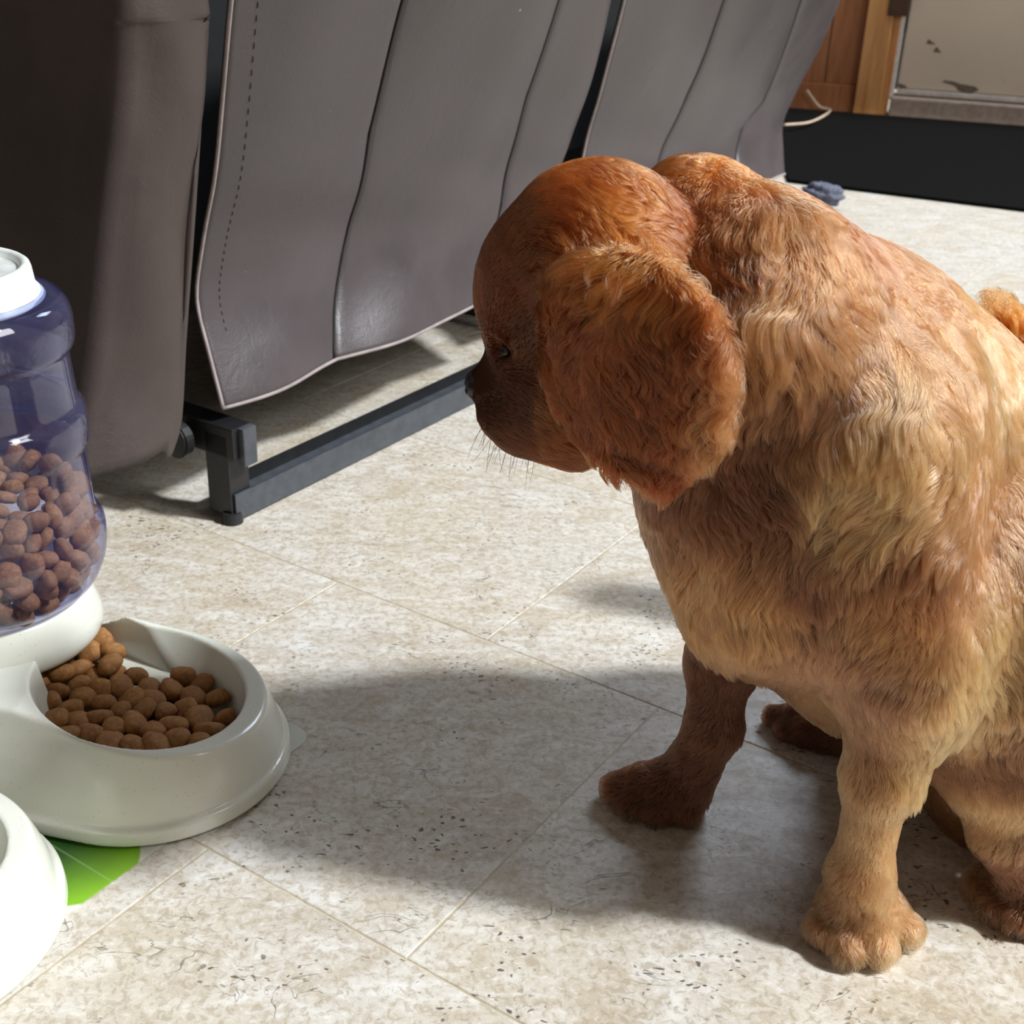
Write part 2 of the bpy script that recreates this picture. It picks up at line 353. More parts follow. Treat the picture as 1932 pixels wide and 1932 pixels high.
def flap(rows, bs, seams, name, seed, nu=70, nv=80, hemx=None):
    """rows: (left pixel, right x) from the bottom up, each on the plane B=b"""
    Ls = [onB(L[0], L[1], b) for (L, rx), b in zip(rows, bs)]
    Rs = [onB(*vpA(L, rx), b) for (L, rx), b in zip(rows, bs)]
    Ls.append(Ls[-1] + (Ls[-1] - Ls[-2]) * 0.9); Rs.append(Rs[-1] + (Rs[-1] - Rs[-2]) * 0.9)
    Lc = spline(Ls, nv); Rc = spline(Rs, nv); n = -B2
    # seam positions in (u, v)
    sv = []
    cz = np.array([p[2] for p in Lc])
    for s in seams:
        pts = []
        for (px, py) in s:
            best = None
            for i in range(nv + 1):          # where the view ray meets the loft
                a_, b_ = Lc[i], Rc[i]; q = onB(px, py, float(np.dot(a_, B2))); d = abs(q[2] - (a_[2] + b_[2]) / 2)
                if best is None or d < best[0]: u = np.dot(q - a_, A2) / np.dot(b_ - a_, A2); best = (d, u, i / nv)
            pts.append(best[1:])
        pts.sort(key=lambda t: t[1]); pts.append((pts[-1][0] + (pts[-1][0] - pts[-2][0]) / max(1e-6, pts[-1][1] - pts[-2][1]) * (1 - pts[-1][1]), 1.0))
        if pts[0][1] > 0.0 and s[-1][1] > 250 and name: pts.insert(0, (pts[0][0] - 0.0, 0.0))
        sv.append(pts)
    def seam_u(pts, v):
        return float(np.interp(v, [p[1] for p in pts], [p[0] for p in pts]))
    r2 = np.random.default_rng(seed); ph = r2.uniform(0, 6, 8)
    def surf(u, v, groove=True):
        i = min(int(v * nv), nv - 1); t = v * nv - i
        a_ = Lc[i] * (1 - t) + Lc[i + 1] * t; b_ = Rc[i] * (1 - t) + Rc[i + 1] * t; p = a_ * (1 - u) + b_ * u
        us = sorted([0.0] + [seam_u(s_, v) for s_ in sv] + [1.0]); d = 0.0
        for k in range(len(us) - 1):
            if us[k] <= u <= us[k + 1]:
                x = (u - us[k]) / max(1e-5, us[k + 1] - us[k]); W_ = (us[k + 1] - us[k])
                d = 0.016 * W_ * 4 * x * (1 - x)
                if groove:
                    e = min(x, 1 - x) * W_
                    if us[k] > 0 and x < 0.5 or us[k + 1] < 1 and x >= 0.5: d -= 0.004 * math.exp(-(e / 0.006) ** 2)
        wv = 0.0035 * math.sin(9 * u + 6 * v + ph[0]) * math.sin(7 * v - 3 * u + ph[1]) + 0.002 * math.sin(21 * u - 9 * v + ph[2]) + 0.0012 * math.sin(31 * v + 12 * u + ph[3]) * math.exp(-((v - 0.25) / 0.25) ** 2)
        lowf = math.exp(-(v / 0.12) ** 2) * 0.004 * math.sin(14 * u + ph[4])
        return p + n * (d + wv + lowf)
    # columns: even plus tight around seams
    vs = []; fs = []
    us0 = np.linspace(0, 1, nu)
    for j in range(nv + 1):
        v = j / nv; sus = [seam_u(s_, v) for s_ in sv]; cols = list(us0)
        for j2, su in enumerate(sus):
            for dx in (-0.009, -0.004, 0, 0.004, 0.009): cols.append(min(0.999, max(0.001, su + dx)))
        cols = np.sort(np.array(cols))
        for u in cols: vs.append(surf(float(u), v))
    nc = nu + 5 * len(sv)
    for j in range(nv):
        for i in range(nc - 1):
            fs.append((j * nc + i, j * nc + i + 1, (j + 1) * nc + i + 1, (j + 1) * nc + i))
    o = mesh_obj(name, vs, fs, M_leather, sofa, True)
    sol = o.modifiers.new('thick', 'SOLIDIFY'); sol.thickness = 0.004; sol.offset = -1
    if np.dot(np.array(o.data.polygons[len(fs) // 2].normal), n) < 0: o.data.flip_normals()
    for s_ in sv:
        pts = [surf(min(.999, max(.001, seam_u(s_, v))), v, False) - n * 0.0022 for v in np.linspace(0.003, 1, 50)]
        tube('seam', pts, 0.0016, M_seam, o, 6)
    # stitched hem: pale cut edge at the left side and the bottom
    tube('edge_binding', [surf(0.001, v) for v in np.linspace(0, 1, 60)], 0.0022, M_piping, o, 6)
    tube('edge_binding', [surf(u, 0.0) for u in np.linspace(0, 1, 60)], 0.0022, M_piping, o, 6)
    if hemx:
        u_h = hemx
        for k in range(34):
            v0 = 0.16 + k * 0.0175
            tube('stitch', [surf(u_h, v0) + n * 0.0003, surf(u_h, v0 + 0.004) + n * 0.0009, surf(u_h, v0 + 0.008) + n * 0.0003], 0.00038, M_seam, o, 5)
    return o
bsr = [0.955, 0.985, 0.935, 0.845]
flap([((418, 770), 1003), ((370, 560), 1050), ((400, 340), 1103), ((440, 0), 1165)], bsr,
     [[(770, 0), (700, 250), (660, 440), (640, 665)], [(1055, 0), (1000, 180), (940, 410)]], 'back_flap', 3, hemx=0.045)
flap([((1050, 500), 1487), ((1085, 345), 1482), ((1135, 180), 1547), ((1190, -50), 1618)], bsr,
     [[(1370, 0), (1300, 170), (1245, 300)], [(1510, 0), (1440, 190), (1400, 240), (1392, 300)]], 'back_flap', 9)
# arm at the near end: back face in light, end face in its own shade
def arm():
    rows = [((150, 912), (338, 856), 0.90), ((163, 780), (356, 790), 0.905), ((180, 640), (365, 640), 0.90), ((205, 400), (380, 440), 0.885), ((229, 200), (397, 200), 0.87), ((236, 60), (408, 60), 0.86), ((238, 0), (400, 0), 0.855)]
    vs = []; fs = []; cols = None
    rr = []
    for (l, r_, b) in rows:
        Lp = onB(*l, b); Rp = onB(*r_, b); rr.append((Lp, Rp))
    rr.append((rr[-1][0] + np.array([0, 0, .15]), rr[-1][1] + np.array([0, 0, .15]) - A2 * 0.03))
    Lc = spline([r_[0] for r_ in rr], 40); Rc = spline([r_[1] for r_ in rr], 40)
    for j in range(41):
        Lp, Rp = Lc[j], Rc[j]; c = []
        wdt = float(np.dot(Rp - Lp, A2)); rad = 0.016
        # end face going back along +B
        for t in np.linspace(0.85, 0.03, 9): c.append(Lp + B2 * t + A2 * (0.0 + 0.012 * math.sin(t * 6)))
        for a in np.linspace(0, math.pi / 2, 7):   # rounded corner
            c.append(Lp + A2 * (rad - rad * math.cos(a)) + B2 * (rad - rad * math.sin(a)))
        for t in np.linspace(0.1, 0.88, 12):
            c.append(Lp + A2 * (rad + (wdt - rad) * t) - B2 * (0.008 * math.sin(t * math.pi) + 0.002 * math.sin(j * 0.45 + t * 5)))
        for a in np.linspace(0, math.pi / 2, 6):
            c.append(Rp + A2 * (-0.015 + 0.015 * math.sin(a)) + B2 * (0.015 - 0.015 * math.cos(a)))
        for t in (0.05, 0.15, 0.4, 0.85): c.append(Rp + B2 * t)
        cols = len(c); vs += c
    for j in range(40):
        for i in range(cols - 1): fs.append((j * cols + i, j * cols + i + 1, (j + 1) * cols + i + 1, (j + 1) * cols + i))
    fs.append(tuple(range(cols))[::-1])
    o = mesh_obj('arm_panel', vs, fs, M_armleather, sofa, True, 'brown leather arm panel at the near end')
    if np.dot(np.array(o.data.polygons[20 * (cols - 1) + 15].normal), -B2) < 0: o.data.flip_normals()
    return Lc, Rc
arm()
# inner frame, painted near black for the shade in the gaps
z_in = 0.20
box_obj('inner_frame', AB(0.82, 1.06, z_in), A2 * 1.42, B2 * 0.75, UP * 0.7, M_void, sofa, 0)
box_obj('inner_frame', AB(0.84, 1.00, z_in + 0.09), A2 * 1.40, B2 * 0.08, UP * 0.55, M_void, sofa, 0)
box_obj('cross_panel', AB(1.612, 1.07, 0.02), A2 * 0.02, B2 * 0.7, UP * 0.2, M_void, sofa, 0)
# base rail (channel), end bracket, cross tube, floor glide
rb = 0.936; ra0 = float(np.dot(G(448, 988), A2)) ; ral = 1.75
box_obj('base_rail', AB(ra0, rb, 0.003), A2 * ral, B2 * 0.003, UP * 0.0315, M_metal, sofa, 0.0006)
box_obj('base_rail', AB(ra0, rb + 0.0032, 0.014), A2 * ral, B2 * 0.040, UP * 0.003, M_metal, sofa, 0.0005)
box_obj('base_rail', AB(ra0 + 0.02, rb + 0.0435, 0.004), A2 * (ral - 0.02), B2 * 0.003, UP * 0.027, M_metal2, sofa, 0.0006)
for da in (0.035, 0.12, 0.33, 0.62):
    c0 = AB(ra0 + da, rb + 0.020, 0.0172)
    bm = bmesh.new(); bmesh.ops.create_cone(bm, cap_ends=True, segments=12, radius1=0.0035, radius2=0.0028, depth=0.003, matrix=Matrix.Translation(tuple(c0)))
    bm_obj('rivet', bm, M_metal2, sofa)
box_obj('base_post', AB(ra0 - 0.004, rb + 0.0035, 0.008), A2 * 0.030, B2 * 0.034, UP * 0.096, M_metal2, sofa, 0.001)
box_obj('cross_tube', AB(ra0 - 0.004, rb - 0.006, 0.078), A2 * 0.030, B2 * 0.125, UP * 0.036, M_metal2, sofa, 0.002)
box_obj('tube_end_cap', AB(ra0 + 0.004, rb - 0.014, 0.070), A2 * 0.020, B2 * 0.010, UP * 0.044, M_metal, sofa, 0.002)
bm = bmesh.new(); bmesh.ops.create_cone(bm, cap_ends=True, segments=28, radius1=0.021, radius2=0.021, depth=0.014)
bmesh.ops.bevel(bm, geom=[e for e in bm.edges if len(e.link_faces) == 2 and e.calc_face_angle() > 1], offset=0.002, segments=2, affect='EDGES')
kc = AB(ra0 - 0.020, rb + 0.062, 0.092)
bmesh.ops.transform(bm, matrix=Matrix.Translation(tuple(kc)) @ Vector(tuple(-A2)).to_track_quat('Z', 'Y').to_matrix().to_4x4(), verts=bm.verts)
bm_obj('pivot_knob', bm, M_metal2, sofa)
gl = G(437, 992)
bm = bmesh.new(); bmesh.ops.create_cone(bm, cap_ends=True, segments=24, radius1=0.012, radius2=0.010, depth=0.012, matrix=Matrix.Translation((gl[0] - 0.001, gl[1] + 0.010, 0.0062)))
bm_obj('floor_glide', bm, M_black, sofa)
for a in (0.9, 1.7):
    q = AB(ra0 + a, rb + 0.022, 0.0062); bm = bmesh.new(); bmesh.ops.create_cone(bm, cap_ends=True, segments=24, radius1=0.012, radius2=0.010, depth=0.012, matrix=Matrix.Translation(tuple(q))); bm_obj('floor_glide', bm, M_black, sofa)
box_obj('base_rail', AB(ra0, rb + 0.72, 0.003), A2 * ral, B2 * 0.003, UP * 0.030, M_metal2, sofa, 0.0006, 'black rear base rail')
box_obj('cross_tube', AB(ra0 + 0.95, rb + 0.03, 0.03), A2 * 0.028, B2 * 0.60, UP * 0.03, M_metal2, sofa, 0.001)
# power cord hanging from the sofa
pc = [onW(1522, 170, 0.05), onW(1545, 200, 0.05), onW(1565, 222, 0.05) + np.array([0, 0, 0.022]), G(1530, 230, 0.022), G(1480, 236, 0.030)]
cord = tube('cord', spline(pc, 30), 0.004, simple('cream_cord', lin(200, 176, 150), 0.5)); tag(cord, 'thin cream cord curling onto the floor beside the wood boards', 'cord')

# ------------------------------------------------------------------ SDF sculpting
class Field:
    def __init__(s, lo, hi, h):
        s.lo = np.array(lo, float); s.h = h; s.n = np.ceil((np.array(hi) - s.lo) / h).astype(int) + 1
        s.ax = [(s.lo[i] + h * np.arange(s.n[i])).astype(np.float32) for i in range(3)]
        s.F = np.full(s.n, 0.06, np.float32)
    def block(s, lo, hi):
        a = np.maximum(0, np.floor((np.array(lo) - s.lo) / s.h).astype(int)); b = np.minimum(s.n, np.ceil((np.array(hi) - s.lo) / s.h).astype(int) + 1)
        if (b <= a).any(): return None
        sl = tuple(slice(a[i], b[i]) for i in range(3))
        return sl, s.ax[0][sl[0]][:, None, None], s.ax[1][sl[1]][None, :, None], s.ax[2][sl[2]][None, None, :]
    def add(s, lo, hi, fn, k=0.012, cut=False):
        m = 0.03 + k; bl = s.block(np.array(lo) - m, np.array(hi) + m)
        if bl is None: return
        sl, X, Y, Z = bl; d = fn(X, Y, Z).astype(np.float32); f = s.F[sl]
        if cut:
            d = -d; hh = np.maximum(k - np.abs(f - d), 0) / k; s.F[sl] = np.maximum(f, d) + hh * hh * k * 0.25
        else:
            hh = np.maximum(k - np.abs(f - d), 0) / k; s.F[sl] = np.minimum(f, d) - hh * hh * k * 0.25
    def cone(s, a, b, ra, rb, k=0.02, cut=False):
        a = np.array(a, float); b = np.array(b, float); ba = b - a; L2 = float(ba @ ba) + 1e-12
        def fn(X, Y, Z):
            t = np.clip(((X - a[0]) * ba[0] + (Y - a[1]) * ba[1] + (Z - a[2]) * ba[2]) / L2, 0, 1)
            return np.sqrt((X - a[0] - ba[0] * t) ** 2 + (Y - a[1] - ba[1] * t) ** 2 + (Z - a[2] - ba[2] * t) ** 2) - (ra + (rb - ra) * t)
        r = max(ra, rb); s.add(np.minimum(a, b) - r, np.maximum(a, b) + r, fn, k, cut)
    def ell(s, c, rad, rot=None, k=0.02, cut=False):
        c = np.array(c, float); rad = np.array(rad, float); Q = np.eye(3) if rot is None else np.array(rot)
        def fn(X, Y, Z):
            x, y, z = X - c[0], Y - c[1], Z - c[2]
            u = (Q[0, 0] * x + Q[0, 1] * y + Q[0, 2] * z) / rad[0]; v = (Q[1, 0] * x + Q[1, 1] * y + Q[1, 2] * z) / rad[1]; w_ = (Q[2, 0] * x + Q[2, 1] * y + Q[2, 2] * z) / rad[2]
            k0 = np.sqrt(u * u + v * v + w_ * w_); k1 = np.sqrt((u / rad[0]) ** 2 + (v / rad[1]) ** 2 + (w_ / rad[2]) ** 2)
            return k0 * (k0 - 1) / np.maximum(k1, 1e-6)
        r = rad.max(); s.add(c - r, c + r, fn, k, cut)
    def mesh(s):
        F = s.F; ins = F < 0; nx, ny, nz = F.shape
        c = np.zeros((nx - 1, ny - 1, nz - 1), np.int8)
        for dx in (0, 1):
            for dy in (0, 1):
                for dz in (0, 1): c += ins[dx:nx - 1 + dx, dy:ny - 1 + dy, dz:nz - 1 + dz]
        act = np.argwhere((c > 0) & (c < 8)); idx = np.full(c.shape, -1, np.int32); idx[tuple(act.T)] = np.arange(len(act))
        P = np.zeros((len(act), 3)); W_ = np.zeros(len(act))
        cor = [(x, y, z) for x in (0, 1) for y in (0, 1) for z in (0, 1)]
        val = {q: F[act[:, 0] + q[0], act[:, 1] + q[1], act[:, 2] + q[2]] for q in cor}
        for q in cor:
            for ax_ in range(3):
                if q[ax_] == 0:
                    r = list(q); r[ax_] = 1; r = tuple(r); a, b = val[q], val[r]; m = (a < 0) != (b < 0)
                    t = np.where(m, a / np.where(m, a - b, 1), 0); p = np.array(q, float)[None] + 0 * P; p[:, ax_] = t
                    P += np.where(m[:, None], p, 0); W_ += m
        V = (act + P / W_[:, None]) * s.h + s.lo
        faces = []
        for ax_ in range(3):
            sl0 = [slice(1, -1)] * 3; sl1 = [slice(1, -1)] * 3; sl0[ax_] = slice(0, -1); sl1[ax_] = slice(1, None)
            e0 = ins[tuple(sl0)]; e1 = ins[tuple(sl1)]; ch = np.argwhere(e0 != e1); o = np.array([1, 1, 1]); o[ax_] = 0; ch = ch + o
            u, v = [(1, 2), (2, 0), (0, 1)][ax_]; du = np.zeros(3, int); du[u] = 1; dv = np.zeros(3, int); dv[v] = 1
            q = [idx[tuple((ch - du - dv).T)], idx[tuple((ch - dv).T)], idx[tuple(ch.T)], idx[tuple((ch - du).T)]]
            f = np.stack(q, 1); flip = ~ins[tuple(ch.T)]; f[flip] = f[flip][:, ::-1]; f = f[(f >= 0).all(1)]; faces.append(f)
        return V, np.concatenate(faces)
def np_mesh(name, V, Fc, mat, parent=None, label=None):
    me = bpy.data.meshes.new(name); me.vertices.add(len(V)); me.vertices.foreach_set('co', V.astype(np.float32).ravel())
    k = Fc.shape[1]; me.loops.add(Fc.size); me.loops.foreach_set('vertex_index', Fc.astype(np.int32).ravel())
    me.polygons.add(len(Fc)); me.polygons.foreach_set('loop_start', np.arange(len(Fc), dtype=np.int32) * k); me.polygons.foreach_set('loop_total', np.full(len(Fc), k, np.int32))
    me.update(calc_edges=True); me.validate()
    return link_mesh(name, me, mat, parent, True, label)
def smooth_mesh(V, Fc, it=2, lam=0.5):
    V = V.copy(); n = len(V); e = np.concatenate([Fc[:, [i, (i + 1) % 4]] for i in range(4)]); e = np.concatenate([e, e[:, ::-1]])
    deg = np.bincount(e[:, 0], minlength=n)[:, None]
    for i in range(it):
        for l in (lam, -lam * 1.02) if it > 0 else ():
            acc = np.stack([np.bincount(e[:, 0], weights=V[e[:, 1], k], minlength=n) for k in range(3)], 1) / deg
            V = V + l * (acc - V)
    return V

# ------------------------------------------------------------------ pet feeder
def speckled(name):
    m = NT(name); v = m.coord(); vo = m.n.new('ShaderNodeTexVoronoi'); vo.inputs['Scale'].default_value = 330; m.L(v, vo.inputs['Vector'])
    k = m.math('MULTIPLY', m.ramp(vo.outputs['Distance'], [(0.10, 1.0), (0.2, 0.0)]), m.math('GREATER_THAN', vo.outputs['Color'], 0.66))
    n = m.noise(v, 30, 4)
    c = m.mix(m.math('MULTIPLY', k, 0.42), m.mix(n, lin(214, 214, 200), lin(222, 222, 210)), lin(120, 118, 120))
    m.L(c, m.b.inputs['Base Color']); m.set(Roughness=0.22); m.b.inputs['Coat Weight'].default_value = 0.2; m.b.inputs['Subsurface Weight'].default_value = 0.05
    m.b.inputs['Subsurface Radius'].default_value = (0.004, 0.004, 0.003); return m.m
M_spk = speckled('speckled_plastic')
M_kib = None
def kibble_mat():
    m = NT('kibble'); v = m.coord(); oi = m.n.new('ShaderNodeObjectInfo'); n = m.noise(v, 300, 5, 0.7); n2 = m.noise(v, 70, 3)
    c = m.mix(m.ramp(n, [(0.35, 0.0), (0.65, 1.0)]), lin(128, 82, 38), lin(178, 126, 68)); c = m.mix(m.math('MULTIPLY', oi.outputs['Random'], 0.35), c, lin(96, 58, 32)); c = m.mix(m.math('MULTIPLY', n2, 0.35), c, lin(150, 108, 62))
    m.L(c, m.b.inputs['Base Color']); m.set(Roughness=0.75); m.bump(n, 0.5, 0.0009); return m.m
M_kib = kibble_mat()
CB = np.array([-0.2826, 0.8343]); CX = np.array([-0.42, 0.90])       # bowl centre, bottle axis
SL = -0.20                                                           # rim slopes up towards the bottle
C2 = np.array([-0.450, 0.866])
def feeder_base():
    h = 0.0016; F = Field((-0.56, 0.70, -0.004), (-0.155, 1.04, 0.118), h)
    def body(X, Y, Z):
        # tapered hull of two discs
        r0 = 0.1085; t = np.clip(Z / 0.075, 0, 1.3)
        rr = r0 - 0.0245 * t + 0.003 * np.sin(np.clip(t, 0, 1) * 3.14)
        ba = C2 - CB; L2 = ba @ ba; u = np.clip(((X - CB[0]) * ba[0] + (Y - CB[1]) * ba[1]) / L2, 0, 1)
        d = np.sqrt((X - CB[0] - ba[0] * u) ** 2 + (Y - CB[1] - ba[1] * u) ** 2) - (rr - 0.006 * u)
        top = 0.0735 + SL * np.clip(X - CB[0], -0.078, 0.2)
        top = np.minimum(top, 0.0895)
        dz = np.maximum(Z - top, 0.0035 - Z)
        rd = 0.003; a = np.maximum(d + rd, 0); b = np.maximum(dz + rd, 0)
        return np.minimum(np.maximum(d, dz) + rd, 0) + np.sqrt(a * a + b * b) - rd
    F.add((-0.54, 0.71, 0), (-0.165, 1.03, 0.1), body, 0.001)
    def foot(X, Y, Z):
        ba = C2 - CB; L2 = ba @ ba; u = np.clip(((X - CB[0]) * ba[0] + (Y - CB[1]) * ba[1]) / L2, 0, 1)
        d = np.sqrt((X - CB[0] - ba[0] * u) ** 2 + (Y - CB[1] - ba[1] * u) ** 2) - (0.1105 - 0.10 * np.clip(Z, 0, 1) - 0.006 * u)
        dz = np.maximum(Z - 0.017, 0.0035 - Z); rd = 0.0025; a = np.maximum(d + rd, 0); b = np.maximum(dz + rd, 0)
        return np.minimum(np.maximum(d, dz) + rd, 0) + np.sqrt(a * a + b * b) - rd
    F.add((-0.54, 0.71, 0), (-0.165, 1.03, 0.02), foot, 0.003)
    def cav(X, Y, Z):
        d = np.sqrt((X - CB[0]) ** 2 + (Y - CB[1]) ** 2) - (0.0575 + 0.0228 * np.clip((Z - 0.012) / 0.06, 0, 1.3) ** 0.7)
        dz = 0.012 - Z; rd = 0.012; a = np.maximum(d + rd, 0); b = np.maximum(dz + rd, 0)
        return np.minimum(np.maximum(d, dz) + rd, 0) + np.sqrt(a * a + b * b) - rd
    F.add((-0.37, 0.75, 0), (-0.19, 0.92, 0.13), cav, 0.002, True)
    # chute under the bottle
    def chute(X, Y, Z):
        cc0 = CB + np.array([0.012, 0.014]); ba = CX + np.array([0.0, 0.012]) - cc0; L2 = ba @ ba; u = np.clip(((X - cc0[0]) * ba[0] + (Y - cc0[1]) * ba[1]) / L2, 0, 1.0)
        d = np.sqrt((X - cc0[0] - ba[0] * u) ** 2 + (Y - cc0[1] - ba[1] * u) ** 2) - (0.049 - 0.004 * u)
        return np.maximum(d, 0.030 + 0.02 * u - Z)
    F.add((-0.47, 0.79, 0.02), (-0.25, 0.95, 0.13), chute, 0.003, True)
    V, Fc = F.mesh(); V = smooth_mesh(V, Fc, 3); return V, Fc
FBV, FBF = feeder_base()
feeder = empty('pet_feeder', (CX[0], CX[1], 0), 'white speckled gravity pet feeder with a clear blue bottle and a bowl of kibble', 'pet feeder')
base_o = np_mesh('feeder_bowl', FBV, FBF, M_spk, feeder, 'white speckled plastic bowl base')
def foot_pad(x, y, parent):
    bm = bmesh.new(); bmesh.ops.create_cone(bm, cap_ends=True, segments=24, radius1=0.015, radius2=0.016, depth=0.0045, matrix=Matrix.Translation((x, y, 0.00245))); return bm_obj('rubber_foot', bm, M_black, parent)
fp = G(272, 1590)
for (x, y) in ((fp[0], fp[1] + 0.012), (-0.20, 0.86), (-0.48, 0.86), (-0.42, 0.98)): foot_pad(x, y, feeder)
def shell(prof, th):
    inner = [(r - th, z) for r, z in prof][::-1]; return prof + inner
collar = [(0.045, 0.118), (0.060, 0.117), (0.0715, 0.115), (0.0745, 0.112), (0.0775, 0.102), (0.0805, 0.092), (0.0818, 0.085), (0.0814, 0.080), (0.0795, 0.0755), (0.076, 0.0735), (0.060, 0.074), (0.045, 0.076)]
lathe('collar', collar, M_spk, feeder, 96, CX, close=True, label='speckled white collar ring under the bottle')
def bottle_mat():
    m = NT('clear_blue_plastic'); nt_ = m.t; b = m.b
    tr = m.n.new('ShaderNodeBsdfTransparent'); tr.inputs[0].default_value = (0.93, 0.94, 1.0, 1)
    gl = m.n.new('ShaderNodeBsdfGlossy'); gl.inputs['Roughness'].default_value = 0.04
    df = m.n.new('ShaderNodeBsdfTranslucent'); df.inputs[0].default_value = (0.30, 0.33, 0.90, 1)
    df2 = m.n.new('ShaderNodeBsdfDiffuse'); df2.inputs[0].default_value = (0.26, 0.30, 0.80, 1)
    ad = m.n.new('ShaderNodeMixShader'); ad.inputs[0].default_value = 0.5; m.L(df.outputs[0], ad.inputs[1]); m.L(df2.outputs[0], ad.inputs[2])
    m1_ = m.n.new('ShaderNodeMixShader'); m1_.inputs[0].default_value = 0.035; m.L(tr.outputs[0], m1_.inputs[1]); m.L(ad.outputs[0], m1_.inputs[2])
    lw = m.n.new('ShaderNodeLayerWeight'); lw.inputs[0].default_value = 0.5
    fr_ = m.math('ADD', m.math('MULTIPLY', m.math('POWER', lw.outputs['Facing'], 4.0), 0.8), 0.045)
    m2_ = m.n.new('ShaderNodeMixShader'); m.L(fr_, m2_.inputs[0]); m.L(m1_.outputs[0], m2_.inputs[1]); m.L(gl.outputs[0], m2_.inputs[2])
    m.L(m2_.outputs[0], m.out.inputs['Surface'])
    va = m.n.new('ShaderNodeVolumeAbsorption'); va.inputs['Color'].default_value = (0.46, 0.46, 0.95, 1); va.inputs['Density'].default_value = 44; m.L(va.outputs[0], m.out.inputs['Volume'])
    v = m.coord(); sx = m.n.new('ShaderNodeSeparateXYZ'); m.L(v, sx.inputs[0]); z = sx.outputs[2]
    band = m.math('ADD', m.ramp(m.math('ABSOLUTE', m.math('SUBTRACT', z, 0.334)), [(0.010, 1.0), (0.013, 0.0)]), m.ramp(m.math('ABSOLUTE', m.math('SUBTRACT', z, 0.250)), [(0.010, 1.0), (0.013, 0.0)]))
    n = m.noise(v, 190, 3, 0.6, 0.5); bp = m.n.new('ShaderNodeBump'); bp.inputs['Distance'].default_value = 0.0012; bp.inputs['Strength'].default_value = 0.6; m.L(m.math('MULTIPLY', n, band), bp.inputs['Height'])
    m.L(bp.outputs[0], gl.inputs['Normal']); return m.m
bp_ = [(0.055, 0.374), (0.056, 0.363), (0.062, 0.362), (0.070, 0.362), (0.078, 0.3605), (0.0825, 0.357), (0.0856, 0.350), (0.0868, 0.342), (0.0868, 0.330), (0.0855, 0.323), (0.0822, 0.319), (0.0812, 0.314), (0.0818, 0.300), (0.0828, 0.285), (0.0838, 0.277), (0.087, 0.272), (0.0886, 0.266), (0.0888, 0.258), (0.0885, 0.250), (0.0872, 0.243), (0.0842, 0.239), (0.0838, 0.233), (0.0845, 0.218), (0.0856, 0.200), (0.0862, 0.186), (0.0885, 0.180), (0.0918, 0.173), (0.0926, 0.165), (0.0922, 0.155), (0.0905, 0.145), (0.0875, 0.136), (0.0825, 0.126), (0.0760, 0.1195), (0.0700, 0.1185), (0.060, 0.1184)]
pr = [np.array([r, z]) for r, z in bp_]; prs = [tuple(p) for p in spline(pr, 150)]
lathe('bottle', shell(prs, 0.0016), bottle_mat(), feeder, 96, CX, close=True, label='clear blue ribbed plastic bottle')
M_cap = simple('white_cap', lin(226, 230, 226), 0.35)
cap = [(0.0, 0.3775), (0.008, 0.3775), (0.009, 0.3785), (0.050, 0.3790), (0.0530, 0.3800), (0.0545, 0.3835), (0.0565, 0.3850), (0.0590, 0.3850), (0.0610, 0.3835), (0.0620, 0.380), (0.0635, 0.366), (0.0660, 0.3645), (0.0665, 0.3625), (0.0560, 0.3622)]
capo = lathe('cap', cap, M_cap, feeder, 96, CX, label='round white screw cap')
bm = bmesh.new(); bmesh.ops.create_cone(bm, cap_ends=True, segments=32, radius1=0.0085, radius2=0.0080, depth=0.002, matrix=Matrix.Translation((CX[0], CX[1], 0.3792))); bm_obj('cap_hole_disc', bm, simple('brown_hole_disc', lin(120, 104, 92), 0.5), capo)  # brown disc set in the cap in place of its hole
lathe('cap_ring', [(0.0635, 0.3625), (0.068, 0.3622), (0.0695, 0.3605), (0.069, 0.3590), (0.0640, 0.3590)], simple('pale_ring', lin(170, 180, 205), 0.3), feeder, 80, CX, close=True)
# second dispenser base, lower left corner
wbowl = empty('pet_water_bowl', (-0.402, 0.64, 0), 'white speckled plastic water bowl at the lower left corner, in front of the feeder', 'pet bowl')
ang = math.radians(38); ca, sa = math.cos(ang), math.sin(ang)
W2 = FBV.copy(); xy = W2[:, :2] - CB; W2[:, 0] = xy[:, 0] * ca - xy[:, 1] * sa - 0.4035; W2[:, 1] = xy[:, 0] * sa + xy[:, 1] * ca + 0.640
np_mesh('bowl_body', W2, FBF, M_spk, wbowl)
for (x, y) in ((-0.36, 0.59), (-0.37, 0.70), (-0.50, 0.53)): foot_pad(x, y, wbowl)
